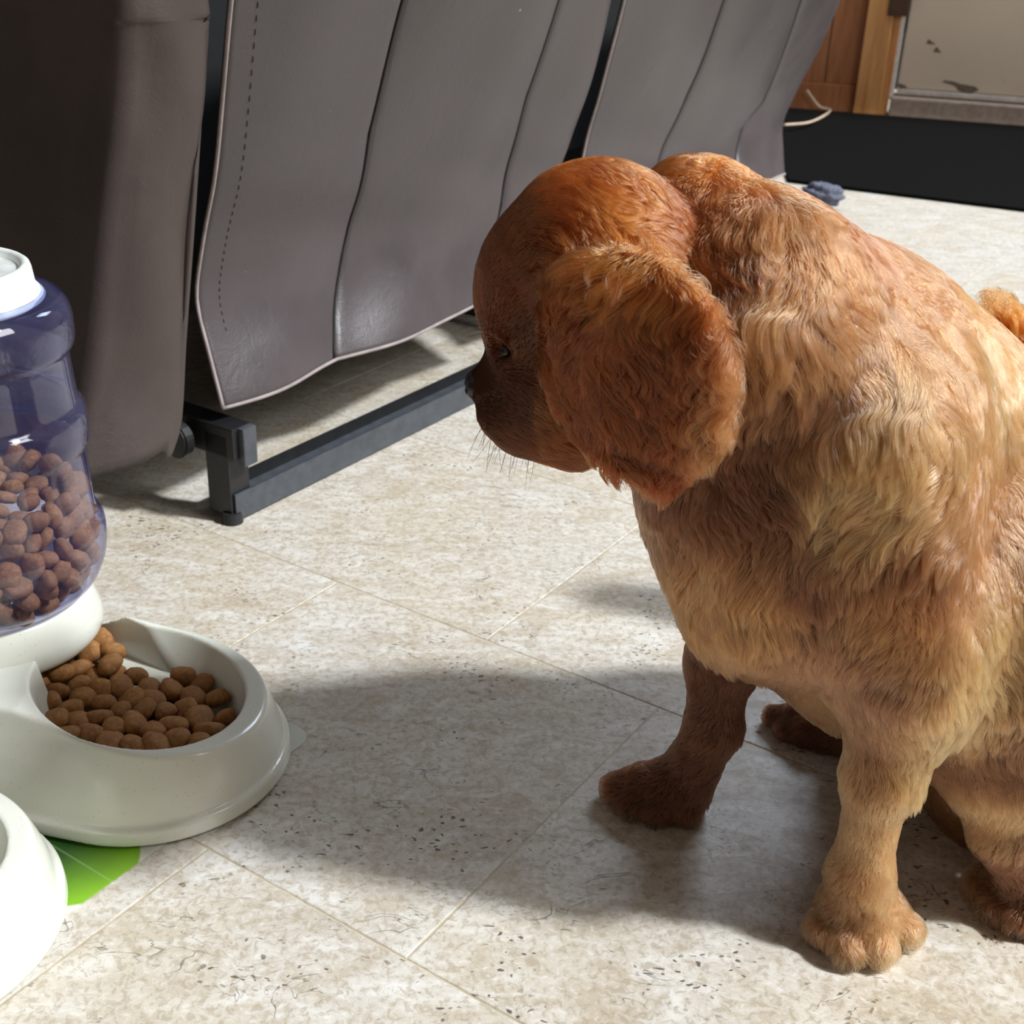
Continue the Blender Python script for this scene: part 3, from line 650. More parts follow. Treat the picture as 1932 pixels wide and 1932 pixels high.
# ---- place mat with a printed leaf
def placemat():
    m = NT('leaf_print_mat'); v = m.coord(); n = m.noise(v, 40, 3)
    sx = m.n.new('ShaderNodeSeparateXYZ'); m.L(v, sx.inputs[0]); x, y = sx.outputs[0], sx.outputs[1]
    # flat print of one broad leaf, in mat coordinates (x along A, y along B)
    dx = m.math('DIVIDE', m.math('SUBTRACT', x, LEAF[0]), LEAF[2]); dy = m.math('DIVIDE', m.math('SUBTRACT', y, LEAF[1]), LEAF[3])
    d = m.math('ADD', m.math('ABSOLUTE', m.math('POWER', m.math('ABSOLUTE', dx), 2.0)), m.math('POWER', m.math('ABSOLUTE', dy), 1.3))
    leaf = m.ramp(d, [(0.96, 1.0), (1.0, 0.0)])
    g = m.mix(m.ramp(m.math('ADD', d, m.math('MULTIPLY', n, 0.2)), [(0.15, 0.0), (0.95, 1.0)]), lin(52, 92, 40), lin(128, 178, 42))
    vein = m.ramp(m.math('ABSOLUTE', m.math('SUBTRACT', dx, 0.02)), [(0.0, 1.0), (0.02, 0.0)]); g = m.mix(m.math('MULTIPLY', vein, 0.5), g, lin(150, 190, 120))
    c = m.mix(leaf, m.mix(n, lin(208, 208, 196), lin(216, 216, 206)), g); m.L(c, m.b.inputs['Base Color']); m.set(Roughness=0.25); return m.m
LEAF = (0, 0, 1, 1)
pa = 0.997 * HC; pb = 0.934 * HC
def matp(px, py): q = G(px, py); return float(q @ A2), float(q @ B2)
l1 = matp(120, 1716); l2 = matp(232, 1600); l3 = matp(60, 1580)
LEAF = (l2[0] - 0.030, l1[1] + 0.055, 0.062, 0.072)
vm = []
mw, ml = 0.60, 0.48; rc = 0.018; pts = []
for (cx_, cy_, a0) in ((pa - rc, pb + rc, -90), (pa - rc, pb + mw - rc, 0), (pa - ml + rc, pb + mw - rc, 90), (pa - ml + rc, pb + rc, 180)):
    for k in range(7): t = math.radians(a0 + 90 * k / 6); pts.append((cx_ + rc * math.cos(t), cy_ + rc * math.sin(t)))
bm = bmesh.new(); lo = [bm.verts.new((x, y, 0.0002)) for x, y in pts]; hi = [bm.verts.new((x, y, 0.0009)) for x, y in pts]; n_ = len(pts)
bm.faces.new(hi); bm.faces.new(lo[::-1])
for k in range(n_): bm.faces.new((lo[k], lo[(k + 1) % n_], hi[(k + 1) % n_], hi[k]))
bmesh.ops.recalc_face_normals(bm, faces=bm.faces)
pm = bm_obj('placemat', bm, placemat(), None, False); pm.matrix_world = rotT
tag(pm, 'glossy white placemat with a green leaf print under the feeder', 'placemat')

# ---- kibble
def kib_mesh(seed, r=0.0092):
    rr = random.Random(seed); bm = bmesh.new(); bmesh.ops.create_icosphere(bm, subdivisions=3, radius=1)
    a, b, c = rr.uniform(0.9, 1.12), rr.uniform(0.82, 1.0), rr.uniform(0.56, 0.76); ph = [rr.uniform(0, 6) for _ in range(6)]
    for v in bm.verts:
        p = v.co.copy(); s = (abs(p.x) ** 2.6 + abs(p.y) ** 2.6) ** (1 / 2.6) ; q = math.hypot(p.x, p.y); f = q / s if s > 1e-6 else 1
        z = math.copysign(abs(p.z) ** 0.8, p.z)
        d = 1 + 0.05 * math.sin(3 * p.x + ph[0]) * math.cos(3 * p.y + ph[1]) + 0.03 * math.sin(6 * p.z + ph[2]) + 0.02 * math.sin(9 * p.x + 7 * p.y + ph[3])
        v.co = Vector((p.x * f * a, p.y * f * b, z * c)) * r * d
    me = bpy.data.meshes.new('kibble_piece'); bm.to_mesh(me); bm.free(); me.materials.append(M_kib); me.polygons.foreach_set('use_smooth', [True] * len(me.polygons)); return me
KM = [kib_mesh(i) for i in range(8)]
def put_kibble(p, rot, scale, group, label, k):
    o = bpy.data.objects.new('kibble_piece', KM[k % 8]); col.objects.link(o); o.location = tuple(map(float, p)); o.rotation_euler = rot; o.scale = (scale,) * 3
    tag(o, label, 'kibble', group); return o
kb = [(590, 385), (560, 505), (365, 515), (350, 635), (480, 615), (670, 540), (615, 655), (785, 590), (915, 635), (640, 745), (790, 700), (915, 712), (985, 772), (1030, 640), (1115, 585), (1250, 590), (1165, 705), (1320, 700), (1190, 812), (1368, 815), (335, 730), (450, 735), (325, 835), (480, 825), (405, 920), (548, 912), (610, 805), (668, 965), (812, 985), (960, 975), (830, 850), (700, 885), (1040, 872), (1100, 945), (1270, 895), (930, 890), (250, 600), (500, 425), (420, 440), (1170, 960), (690, 640), (500, 700), (870, 780), (1080, 770), (760, 780)]
placed = []
for i, (cx_, cy_) in enumerate(kb):
    px, py = cx_ / 3.22, 1100 + cy_ / 3.22
    z = 0.044
    for _ in range(4):
        q = G(px, py, z); z = 0.041 - 0.13 * (q[0] - CB[0]) + 0.10 * max(0, np.hypot(q[0] - CB[0], q[1] - CB[1]) - 0.045)
    placed.append(q)
for (px, py, z) in ((186, 1222, .060), (172, 1246, .056), (206, 1262, .052), (150, 1262, .055), (200, 1240, .058), (222, 1280, .046), (130, 1275, .056), (182, 1275, .050)): placed.append(G(px, py, z))
placed = np.array(placed)
for it in range(60):     # push overlapping pieces apart
    d = placed[:, None] - placed[None]; L = np.linalg.norm(d, axis=2) + np.eye(len(placed)); ov = np.maximum(0, 0.0172 - L) * (L < 0.9)
    placed += 0.25 * (d / L[..., None] * ov[..., None]).sum(1)
    rr_ = np.hypot(placed[:, 0] - CB[0], placed[:, 1] - CB[1]); lim = 0.060 + 0.20 * np.clip(placed[:, 2] - 0.035, 0, 0.02)
    toward = ((placed[:, :2] - CB) @ ((CX - CB) / np.linalg.norm(CX - CB))) > 0.03
    sc_ = np.where((rr_ > lim) & ~toward, lim / rr_, 1.0); placed[:, :2] = CB + (placed[:, :2] - CB) * sc_[:, None]
def proj(q):
    cc = R.T @ (np.array(q) - [0, 0, HC]); return cc[0] / cc[2] * FPX + 966, cc[1] / cc[2] * FPX + 966
ORD = ['first', 'second', 'third', 'fourth', 'fifth', 'sixth', 'seventh', 'eighth', 'ninth', 'tenth']
order = sorted(range(len(placed)), key=lambda i: proj(placed[i])[1]); klab = {}
for rw in range(0, len(order), 7):
    for cpos, i in enumerate(sorted(order[rw:rw + 7], key=lambda i: proj(placed[i])[0])):
        klab[i] = 'brown kibble piece in the feeder bowl, %s row from the back, %s from the left' % (ORD[rw // 7], ORD[cpos])
for i, q in enumerate(placed):
    put_kibble(q, (rng.uniform(-0.7, 0.7) + (1.2 if i in (3, 5, 13, 14) else 0), rng.uniform(-0.6, 0.6), rng.uniform(0, 6.28)), rng.uniform(1.08, 1.28), 'kibble pieces in the feeder bowl', klab[i], i)
# lower layer showing in the gaps
cnt = 0
for gx in np.arange(-0.06, 0.062, 0.0200):
    for gy in np.arange(-0.06, 0.062, 0.0200):
        if math.hypot(gx, gy) > 0.050: continue
        put_kibble((CB[0] + gx + rng.uniform(-.002, .002), CB[1] + gy + rng.uniform(-.002, .002), 0.0245 - 0.06 * gx), (rng.uniform(-0.5, 0.5), rng.uniform(-0.5, 0.5), rng.uniform(0, 6.28)), 1.1, 'kibble pieces under the top layer', 'brown kibble piece lying under the top layer in the feeder bowl', cnt); cnt += 1
# kibble seen through the bottle: rings against the wall, then the top of the heap
kk = 0
for j, z in enumerate(np.arange(0.1265, 0.203, 0.0145)):
    rr_ = {0: 0.067, 1: 0.0775}.get(j, 0.0805 if z < 0.176 else 0.0745); nn = int(2 * math.pi * rr_ / 0.0180)
    for k in range(nn):
        t = 2 * math.pi * (k + 0.5 * (j % 2)) / nn + rng.uniform(-.06, .06); r_ = rr_ - rng.uniform(0, 0.004)
        wx_, wy_ = math.cos(t), math.sin(t)
        if wy_ > 0.55 and j < 3: continue
        hz = z + (rng.uniform(-0.003, 0.003)) - (0.010 * (wx_ < -0.2) if j >= 4 else 0)
        put_kibble((CX[0] + r_ * wx_, CX[1] + r_ * wy_, hz), (rng.uniform(-1.4, 1.4), rng.uniform(-1.4, 1.4), rng.uniform(0, 6.28)), rng.uniform(0.98, 1.12), 'kibble pieces inside the feeder bottle', 'brown kibble piece behind the blue plastic of the feeder bottle', kk); kk += 1
for rr_ in (0.056, 0.037, 0.018, 0.0):
    nn = max(1, int(2 * math.pi * rr_ / 0.0185))
    for k in range(nn):
        t = 2 * math.pi * k / nn + rr_ * 90; put_kibble((CX[0] + rr_ * math.cos(t), CX[1] + rr_ * math.sin(t), 0.188 + 0.10 * (0.056 - rr_) + rng.uniform(-.003, .003)), (rng.uniform(-.7, .7), rng.uniform(-.7, .7), rng.uniform(0, 6)), 0.98, 'kibble pieces inside the feeder bottle', 'brown kibble piece behind the blue plastic of the feeder bottle', kk); kk += 1
print('kibble', cnt, kk)

# ------------------------------------------------------------------ the dog
import time; T0 = time.time()
dog = empty('dog', tuple(D(1640, 1300, 0.74) * np.array([1, 1, 0])), 'golden chestnut long-eared spaniel sitting upright and looking down towards the feeder', 'dog')
F = Field((-0.11, 0.52, -0.003), (0.62, 1.16, 0.56), 0.0032)
K = 0.03
# torso
def cn(a, b, ra, rb_, k=K): F.cone(a, b, ra, rb_, k)
cn(D(1400, 590, .755), D(1575, 730, .785), 0.072, 0.085, 0.04)
cn(D(1575, 730, .785), D(1690, 860, .81), 0.085, 0.098, 0.04)
cn(D(1690, 860, .81), D(1870, 1090, .835), 0.098, 0.105, 0.04)
cn(D(1870, 1090, .835), D(2010, 1280, .85), 0.100, 0.080, 0.04)
cn(D(1430, 880, .735), D(1470, 1075, .725), 0.068, 0.057, 0.04)
cn(D(1420, 700, .755), D(1440, 900, .735), 0.072, 0.068, 0.04)
cn(D(1480, 1075, .725), D(1640, 1150, .77), 0.054, 0.075, 0.05)
cn(D(1640, 1150, .78), D(1850, 1180, .82), 0.070, 0.090, 0.05)
# neck and scruff
cn(D(1190, 590, .755), D(1400, 620, .74), 0.052, 0.072, 0.03)
F.ell(D(1318, 418, .775), (0.030, 0.034, 0.028), None, 0.014)
cn(D(1310, 420, .775), D(1400, 560, .765), 0.032, 0.05, 0.03)
# near shoulder and foreleg
cn(D(1640, 840, .705), D(1690, 1180, .68), 0.058, 0.044, 0.035)
cn(D(1690, 1180, .685), D(1700, 1270, .672), 0.040, 0.033, 0.03)
cn(D(1700, 1270, .675), D(1660, 1470, .672), 0.032, 0.0190, 0.02)
cn(D(1660, 1470, .672), D(1622, 1650, .670), 0.0190, 0.0165, 0.015)
nw = G(1625, 1800); 
cn(D(1622, 1650, .670), np.array([nw[0] + .001, nw[1] + .024, 0.022]), 0.0158, 0.0240, 0.02)
def toes(pts, r, back, k=0.005, z=None):
    for (px, py) in pts:
        g = G(px, py); t = np.array([g[0], g[1] + 0.004, r * 0.92]); b = np.array(back); dirn = b - t; dirn[2] = 0; dirn /= np.linalg.norm(dirn)
        m_ = t + dirn * 0.020; m_[2] = r + 0.007
        F.cone(t, m_, r * 0.92, r * 1.05, k); F.cone(m_, b, r * 0.95, r, 0.008)
F.ell([nw[0] + .001, nw[1] + .020, 0.021], (0.0275, 0.024, 0.0185), None, 0.012)
toes([(1550, 1785), (1598, 1818), (1655, 1820), (1703, 1785)], 0.0122, [nw[0] + .001, nw[1] + .030, 0.022])
# far foreleg
cn(D(1400, 1120, .765), D(1362, 1240, .80), 0.040, 0.024, 0.03)
cn(D(1362, 1240, .80), D(1345, 1370, .795), 0.022, 0.0185, 0.015)
fw_ = G(1270, 1535); fb = np.array([fw_[0] + .006, fw_[1] + .010, 0.020])
cn(D(1345, 1370, .795), fb, 0.0185, 0.021, 0.012)
F.ell(fb + np.array([-.008, -.002, 0.0]), (0.025, 0.024, 0.0180), None, 0.012)
toes([(1163, 1515), (1192, 1540), (1240, 1556), (1292, 1556)], 0.0120, fb)
# far hind foot, thigh
hf = G(1600, 1440); cn(D(1700, 1270, .90), D(1640, 1330, .90), 0.055, 0.035, 0.03)
fb2 = np.array([hf[0] + 0.02, hf[1] + 0.004, 0.018]); cn(D(1640, 1330, .90), fb2, 0.028, 0.020, 0.02)
toes([(1462, 1372), (1482, 1398), (1520, 1412), (1555, 1420)], 0.0100, fb2)
# near hind leg: thigh, hock, foot
cn(D(1960, 1230, .77), D(1890, 1420, .715), 0.090, 0.038, 0.03)
cn(D(1760, 1300, .80), D(1900, 1480, .80), 0.05, 0.06, 0.03)
cn(D(1900, 1120, .745), D(1985, 1330, .735), 0.085, 0.080, 0.04)
cn(D(1800, 1150, .76), D(1900, 1200, .75), 0.065, 0.08, 0.04)
cn(D(1875, 1420, .715), D(1890, 1560, .695), 0.034, 0.020, 0.015)
hn = G(1930, 1745); hb = np.array([hn[0] + 0.010, hn[1] + 0.016, 0.019])
cn(D(1890, 1560, .695), hb, 0.019, 0.0205, 0.012)
cn(D(2050, 1480, .76), hb + np.array([0.03, 0.01, 0.004]), 0.03, 0.02, 0.02)
F.ell(hb + np.array([-.004, -.002, 0.0]), (0.025, 0.024, 0.0175), None, 0.012)
toes([(1848, 1702), (1876, 1738), (1915, 1762), (1958, 1768)], 0.0120, hb)
# rump and tail
cn(D(2010, 1280, .85), D(2070, 1400, .87), 0.078, 0.060, 0.04)
cn(D(2070, 1400, .87), D(2110, 1330, .93), 0.045, 0.026, 0.04)
tl = [D(2110, 1330, 0.93), D(2120, 1150, 0.98), D(2060, 900, 1.03), D(1960, 720, 1.05), D(1880, 620, 1.06)]
for a, b, r1, r2 in zip(tl[:-1], tl[1:], (0.026, 0.022, 0.017, 0.013), (0.022, 0.017, 0.013, 0.010)): cn(a, b, r1, r2, 0.02)
# head
F.ell(D(1122, 490, .738), (0.0575, 0.050, 0.0570), None, 0.012)
F.ell(D(1004, 520, .738), (0.0325, 0.036, 0.034), None, 0.014)
F.ell(D(1140, 570, .738), (0.055, 0.052, 0.054), None, 0.025)
F.ell(D(987, 580, .735), (0.0265, 0.032, 0.031), None, 0.012)       # brow
cn(D(1030, 700, .738), D(985, 765, .742), 0.036, 0.0255, 0.02)      # cheek to muzzle
F.ell(D(952, 775, .727), (0.0175, 0.013, 0.0185), None, 0.008)      # flews
F.ell(D(952, 775, .757), (0.0175, 0.013, 0.0185), None, 0.008)
cn(D(985, 690, .742), D(908, 724, .744), 0.020, 0.0105, 0.010)      # bridge
cn(D(1060, 790, .740), D(985, 800, .742), 0.026, 0.017, 0.012)      # jaw
cn(D(1100, 720, .742), D(1200, 700, .75), 0.042, 0.050, 0.03)
F.ell(D(944, 661, .712), (0.0085, 0.006, 0.0058), None, 0.004, True)   # eye socket
# near ear: a hanging leaf of leather and hair
ne = np.array([-.50, -.86, -.10]); ne /= np.linalg.norm(ne); we = np.cross(ne, [0.08, 0, 1]); we /= np.linalg.norm(we); he = np.cross(we, ne); Re = np.array([we, ne, he])
F.cone(D(1150, 490, .706), D(1200, 560, .680), 0.018, 0.020, 0.012)
F.ell(D(1186, 680, .660), (0.0575, 0.0095, 0.062), Re, 0.005)
F.ell(D(1215, 770, .657), (0.045, 0.0090, 0.042), Re, 0.006)
# far ear
F.ell(D(1090, 640, .806), (0.040, 0.011, 0.055), None, 0.006)
V, Fc = F.mesh(); V = smooth_mesh(V, Fc, 3)
V[:, 2] = np.maximum(V[:, 2], 0.0006)
print('dog verts', len(V), time.time() - T0)

# ---- grooming: control points (pixel from, pixel to, depth) -> direction, length, colour, wave
CR = np.array(lin(124, 64, 30)); TN = np.array(lin(174, 122, 80)); CM = np.array(lin(216, 168, 118)); BR = np.array(lin(98, 60, 42)); GB = np.array(lin(140, 100, 76)); OR = np.array(lin(176, 104, 48))  # tints hold light too: cream on sunlit fur, browns darkened for shaded chest
DK = np.array(lin(56, 26, 14)); RD = np.array(lin(104, 46, 20))  # DK: face tone darkened for the shade it lies in
ctl = []
def c(f, t, Y, Ln, colr, wave=0.3, lift=0.25):
    a = D(*f, Y); b = D(*t, Y); d = b - a; ctl.append((a, d / np.linalg.norm(d), Ln, colr, wave, lift))
# head
c((915, 500), (935, 430), .735, .006, RD, .1, .15); c((960, 400), (1040, 350), .735, .009, CR, .1, .15); c((1060, 350), (1160, 345), .735, .012, OR, .2)
c((1030, 450), (1120, 400), .69, .011, CR, .2); c((1130, 420), (1210, 400), .70, .018, OR, .4); c((960, 560), (1000, 500), .70, .006, RD, .1, .15); c((1000, 620), (1040, 560), .70, .006, DK, .1, .15)
c((920, 700), (960, 690), .74, .0025, DK, 0, .2); c((900, 790), (940, 810), .74, .0035, DK, 0, .3); c((960, 820), (1010, 835), .74, .006, DK, .1, .3); c((1000, 740), (1060, 750), .71, .006, DK, .1, .2)
c((1050, 850), (1110, 875), .73, .010, RD, .2, .3)
# ear
c((1150, 480), (1090, 510), .69, .026, OR, .5, .35); c((1060, 505), (1020, 565), .68, .026, TN, .9, .6); c((1040, 600), (1030, 680), .66, .018, OR, .6, .3)
c((1230, 510), (1300, 560), .68, .030, OR, .7, .5); c((1180, 560), (1190, 640), .65, .026, RD, .5, .25); c((1290, 600), (1340, 680), .65, .024, CR, .7, .35)
c((1350, 680), (1372, 770), .645, .022, CM, .8, .45); c((1370, 620), (1385, 700), .65, .018, CM, .7, .45); c((1120, 700), (1130, 790), .66, .022, RD, .5, .2); c((1240, 720), (1250, 820), .65, .024, RD, .5, .2)  # cream on the rear edge paints its rim light
c((1040, 760), (1070, 830), .67, .018, CR, .5, .25); c((1160, 840), (1200, 905), .66, .020, CR, .5, .3); c((1300, 840), (1290, 900), .65, .018, CR, .7, .4); c((1350, 790), (1350, 850), .645, .018, OR, .7, .45)
# scruff and neck
c((1300, 320), (1240, 345), .77, .016, OR, .5, .45); c((1350, 330), (1395, 380), .77, .016, OR, .4, .35); c((1290, 400), (1330, 470), .73, .024, CR, .5); c((1240, 420), (1300, 470), .74, .020, RD, .5)
c((1370, 470), (1400, 560), .70, .030, CR, .5); c((1430, 430), (1470, 540), .70, .040, TN, .5, .4); c((1460, 590), (1390, 690), .67, .044, TN, .5, .4); c((1400, 720), (1360, 790), .67, .030, GB, .4)
# back
c((1450, 370), (1540, 420), .78, .018, OR, .2); c((1560, 420), (1680, 480), .80, .016, TN, .15, .2); c((1700, 490), (1800, 560), .83, .016, CM, .15, .2); c((1840, 600), (1900, 700), .84, .016, CM, .15, .2)
c((1540, 500), (1640, 570), .74, .020, OR, .2, .2); c((1580, 620), (1660, 720), .72, .024, TN, .3, .22); c((1700, 620), (1770, 700), .74, .022, TN, .3, .22); c((1520, 640), (1560, 760), .70, .028, TN, .4)
c((1500, 720), (1510, 820), .68, .030, GB, .4); c((1800, 700), (1830, 820), .75, .020, CM, .3, .2); c((1860, 850), (1880, 960), .76, .018, CM, .3, .2); c((1750, 720), (1730, 840), .70, .028, TN, .4, .25)
c((1700, 800), (1630, 920), .68, .030, CM, .45, .25); c((1640, 930), (1570, 1030), .655, .030, CM, .45, .25); c((1750, 900), (1690, 1020), .68, .026, TN, .4); c((1800, 1000), (1790, 1120), .70, .020, TN, .3)
c((1700, 1060), (1600, 1100), .66, .024, BR, .35); c((1860, 1100), (1830, 1220), .74, .020, GB, .3); c((1900, 1250), (1880, 1350), .72, .020, GB, .3)
# chest
c((1260, 920), (1255, 1010), .69, .022, BR, .35); c((1230, 980), (1260, 1080), .71, .022, GB, .35, .3); c((1350, 930), (1370, 1030), .66, .026, BR, .4); c((1450, 930), (1480, 1040), .655, .028, BR, .4); c((1420, 820), (1420, 900), .66, .026, BR, .4)
c((1290, 1110), (1300, 1190), .70, .022, TN, .35, .35); c((1350, 1120), (1360, 1210), .66, .028, TN, .4, .3); c((1450, 1150), (1450, 1240), .655, .026, TN, .4, .25); c((1550, 1080), (1520, 1180), .65, .026, BR, .4)
c((1570, 1200), (1570, 1290), .66, .024, GB, .4)
# near leg
c((1680, 1150), (1660, 1240), .64, .020, TN, .3); c((1790, 1200), (1840, 1285), .67, .030, CM, .3, .6); c((1640, 1300), (1630, 1400), .64, .012, GB, .2, .2); c((1760, 1300), (1790, 1390), .67, .030, CM, .4, .6)
c((1640, 1450), (1625, 1540), .64, .010, BR, .2, .2); c((1720, 1430), (1745, 1500), .66, .026, CM, .3, .6); c((1700, 1530), (1708, 1590), .66, .012, CM, .3, .4); c((1580, 1560), (1565, 1640), .64, .008, BR, .1, .2); c((1680, 1600), (1690, 1680), .65, .009, CM, .2, .3)
c((1610, 1620), (1600, 1700), .63, .008, GB, .2, .2); c((1620, 1720), (1620, 1780), .62, .013, TN, .5, .45); c((1560, 1740), (1545, 1780), .63, .012, GB, .5, .45); c((1700, 1740), (1710, 1780), .63, .013, CM, .5, .45)
# far leg
c((1340, 1250), (1330, 1340), .77, .010, BR, .2, .2); c((1390, 1300), (1395, 1380), .79, .014, BR, .2, .3); c((1300, 1400), (1250, 1450), .77, .009, BR, .2, .25); c((1200, 1460), (1165, 1510), .75, .012, BR, .5, .45); c((1280, 1490), (1275, 1540), .76, .012, BR, .5, .4)
# hind
c((1520, 1360), (1480, 1390), .88, .010, BR, .2); c((1640, 1300), (1600, 1360), .86, .016, GB, .3); c((1830, 1420), (1815, 1500), .70, .014, BR, .2, .2); c((1880, 1420), (1900, 1520), .68, .014, BR, .2, .2); c((1870, 1560), (1865, 1640), .67, .012, CM, .2, .2)
c((1890, 1660), (1880, 1720), .66, .013, BR, .5, .45); c((1930, 1700), (1930, 1760), .65, .013, BR, .5, .45)
# tail, rump
c((1890, 640), (1850, 560), 1.06, .045, OR, .3, .8); c((1960, 740), (1900, 620), 1.05, .045, OR, .3, .7); c((2060, 900), (2000, 760), 1.03, .04, OR, .3, .6); c((2050, 1100), (2070, 1250), .88, .024, TN, .3)
CP = np.array([q[0] for q in ctl]); CD = np.array([q[1] for q in ctl]); CLn = np.array([q[2] for q in ctl]); CC = np.array([q[3] for q in ctl]); CW = np.array([q[4] for q in ctl]); CLf = np.array([q[5] for q in ctl])
def field_at(P):
    out = []
    for i in range(0, len(P), 20000):
        d2 = ((P[i:i + 20000, None] - CP[None]) ** 2).sum(2); w_ = 1 / (d2 + 0.00022) ** 2; w_ /= w_.sum(1, keepdims=True)
        out.append(np.concatenate([w_ @ CD, (w_ @ CLn)[:, None], w_ @ CC, (w_ @ CW)[:, None], (w_ @ CLf)[:, None]], 1))
    return np.concatenate(out)
# skin mesh with vertex colours from the same field (its own undercoat colour)
vf = field_at(V)
def skin_mat():
    m = NT('undercoat'); at = m.n.new('ShaderNodeAttribute'); at.attribute_name = 'coat'; n = m.noise(m.coord(), 200, 4)
    m.L(m.mix(n, m.mix(0.35, at.outputs['Color'], (0.05, 0.025, 0.012)), m.mix(0.1, at.outputs['Color'], (0.05, 0.025, 0.012))), m.b.inputs['Base Color']); m.set(Roughness=0.9); m.b.inputs['Specular IOR Level'].default_value = 0.1; return m.m
body = np_mesh('body', V, Fc, skin_mat(), dog)
ca_ = body.data.color_attributes.new('coat', 'FLOAT_COLOR', 'POINT'); cc = np.ones((len(V), 4), np.float32); cc[:, :3] = vf[:, 4:7]; ca_.data.foreach_set('color', cc.ravel())
# ---- sample hairs
tri = np.concatenate([Fc[:, [0, 1, 2]], Fc[:, [0, 2, 3]]]); a_, b_, c_ = V[tri[:, 0]], V[tri[:, 1]], V[tri[:, 2]]
nrm = np.cross(b_ - a_, c_ - a_); ar = np.linalg.norm(nrm, axis=1) / 2; nrm /= (2 * ar[:, None] + 1e-12)
vn = np.zeros_like(V)
for k in range(3): np.add.at(vn, tri[:, k], nrm * ar[:, None])
vn /= np.linalg.norm(vn, axis=1, keepdims=True) + 1e-12
cen = (a_ + b_ + c_) / 3; view = np.array([0, 0, HC]) - cen; view /= np.linalg.norm(view, axis=1, keepdims=True)
facing = (nrm * view).sum(1); ctr_len = vf[tri[:, 0], 3]
dens = np.where(facing > -0.25, 1.0, 0.28) * np.where(ctr_len < 0.009, 1.7, 1.0) * (cen[:, 2] > 0.002)
dens *= np.where(cen[:, 0] > 0.50, 0.25, 1.0)
print('area', ar.sum(), (ar * dens).sum())
NH = 420000
pr_ = ar * dens; pr_ /= pr_.sum()
ti = rng.choice(len(tri), NH, p=pr_); r1 = np.sqrt(rng.random(NH))[:, None]; r2 = rng.random(NH)[:, None]
root = a_[ti] * (1 - r1) + b_[ti] * (r1 * (1 - r2)) + c_[ti] * (r1 * r2)
nn_ = vn[tri[ti, 0]] * (1 - r1) + vn[tri[ti, 1]] * (r1 * (1 - r2)) + vn[tri[ti, 2]] * (r1 * r2); nn_ /= np.linalg.norm(nn_, axis=1, keepdims=True)
fld = field_at(root); dirn = fld[:, :3]; ln = fld[:, 3]; hc = fld[:, 4:7]; wv = fld[:, 7]; lf = fld[:, 8]
# no hair on the nose tip and the eye
nose_c = D(893, 726, .744); eye_c = D(949, 664, .7178)
keep = (np.linalg.norm(root - nose_c, axis=1) > 0.0110) & (np.linalg.norm(root - eye_c, axis=1) > 0.0056) & (root[:, 2] > 0.0015)
def vnoise(P, s, seed):   # cheap smooth vector noise
    r_ = np.random.default_rng(seed); out = np.zeros_like(P)
    for k in range(5):
        kv = r_.normal(size=(3, 3)) * s * (0.6 + 0.5 * k); ph = r_.uniform(0, 6.28, 3); out += np.sin(P @ kv.T + ph) / (1 + 0.3 * k)
    return out / 2.5
dirn = dirn + 0.35 * vnoise(root, 38, 11) + 0.22 * vnoise(root, 110, 12) + rng.normal(0, 0.09, root.shape)
dirn = dirn - (dirn * nn_).sum(1, keepdims=True) * nn_; dirn /= np.linalg.norm(dirn, axis=1, keepdims=True) + 1e-9
ln = ln * (0.75 + 0.5 * rng.random(NH)) * (1 + 0.25 * vnoise(root, 60, 13)[:, 0])
er0 = root - D(1186, 680, .660); em0 = (np.abs(er0 @ ne) < 0.0155) & (np.abs(er0 @ we / 0.0575) < 1.10) & (np.abs(er0[:, 2] / 0.075) < 1.35)
rim0 = em0 & ((-(er0 @ we) / 0.0575 > 0.6) | (np.abs(er0[:, 2] / 0.075) > 0.7))
ln = np.where(rim0, ln * 1.3, ln); lf = np.where(rim0, lf * 1.3, lf); wv = np.where(em0, wv * 1.3, wv)
side = np.cross(nn_, dirn)
NP = 6; uu = np.linspace(0, 1, NP)
phs = vnoise(root, 70, 14)[:, 0] * 3
pts = np.zeros((NH, NP, 3)); pts[:, 0] = root - nn_ * 0.001
p = pts[:, 0].copy()
for k in range(1, NP):
    u = uu[k]
    t = dirn * (0.55 + 0.6 * u) + nn_ * (lf * 2.4 * (1 - 1.15 * u))[:, None] + side * (wv * 1.5 * np.cos(phs + u * 5.5))[:, None] + np.array([0, 0, -0.35 * u]) * np.clip(ln / 0.02, 0, 1.3)[:, None]
    t /= np.linalg.norm(t, axis=1, keepdims=True); p = p + t * (ln / (NP - 1))[:, None]; pts[:, k] = p
# clumps: tips drawn to the nearest guide
from mathutils import kdtree
ngc = 4200; gic = rng.choice(NH, ngc, replace=False); kdc = kdtree.KDTree(ngc)
for i, g in enumerate(gic): kdc.insert(root[g] + dirn[g] * ln[g] * 0.3, i)
kdc.balance()
nearc = np.fromiter((kdc.find(r_)[1] for r_ in root), dtype=np.int32, count=NH); gc_ = gic[nearc]
clc = (np.clip((ln - 0.008) / 0.014, 0, 1) * (0.30 + 0.35 * rng.random(NH)))[:, None, None] * (uu ** 1.3)[None, :, None]
pts = pts * (1 - clc) + (pts[gc_] + (root - root[gc_])[:, None, :] * 0.35) * clc
ng = 16000; gi = rng.choice(NH, ng, replace=False); kd = kdtree.KDTree(ng)
for i, g in enumerate(gi): kd.insert(root[g], i)
kd.balance()
near = np.fromiter((kd.find(r_)[1] for r_ in root), dtype=np.int32, count=NH); gg = gi[near]
cl = (np.clip((ln - 0.006) / 0.014, 0, 1) * (0.45 + 0.5 * rng.random(NH)))[:, None, None] * (uu ** 1.5)[None, :, None]
gp = pts[gg]; off = (root - root[gg])[:, None, :]
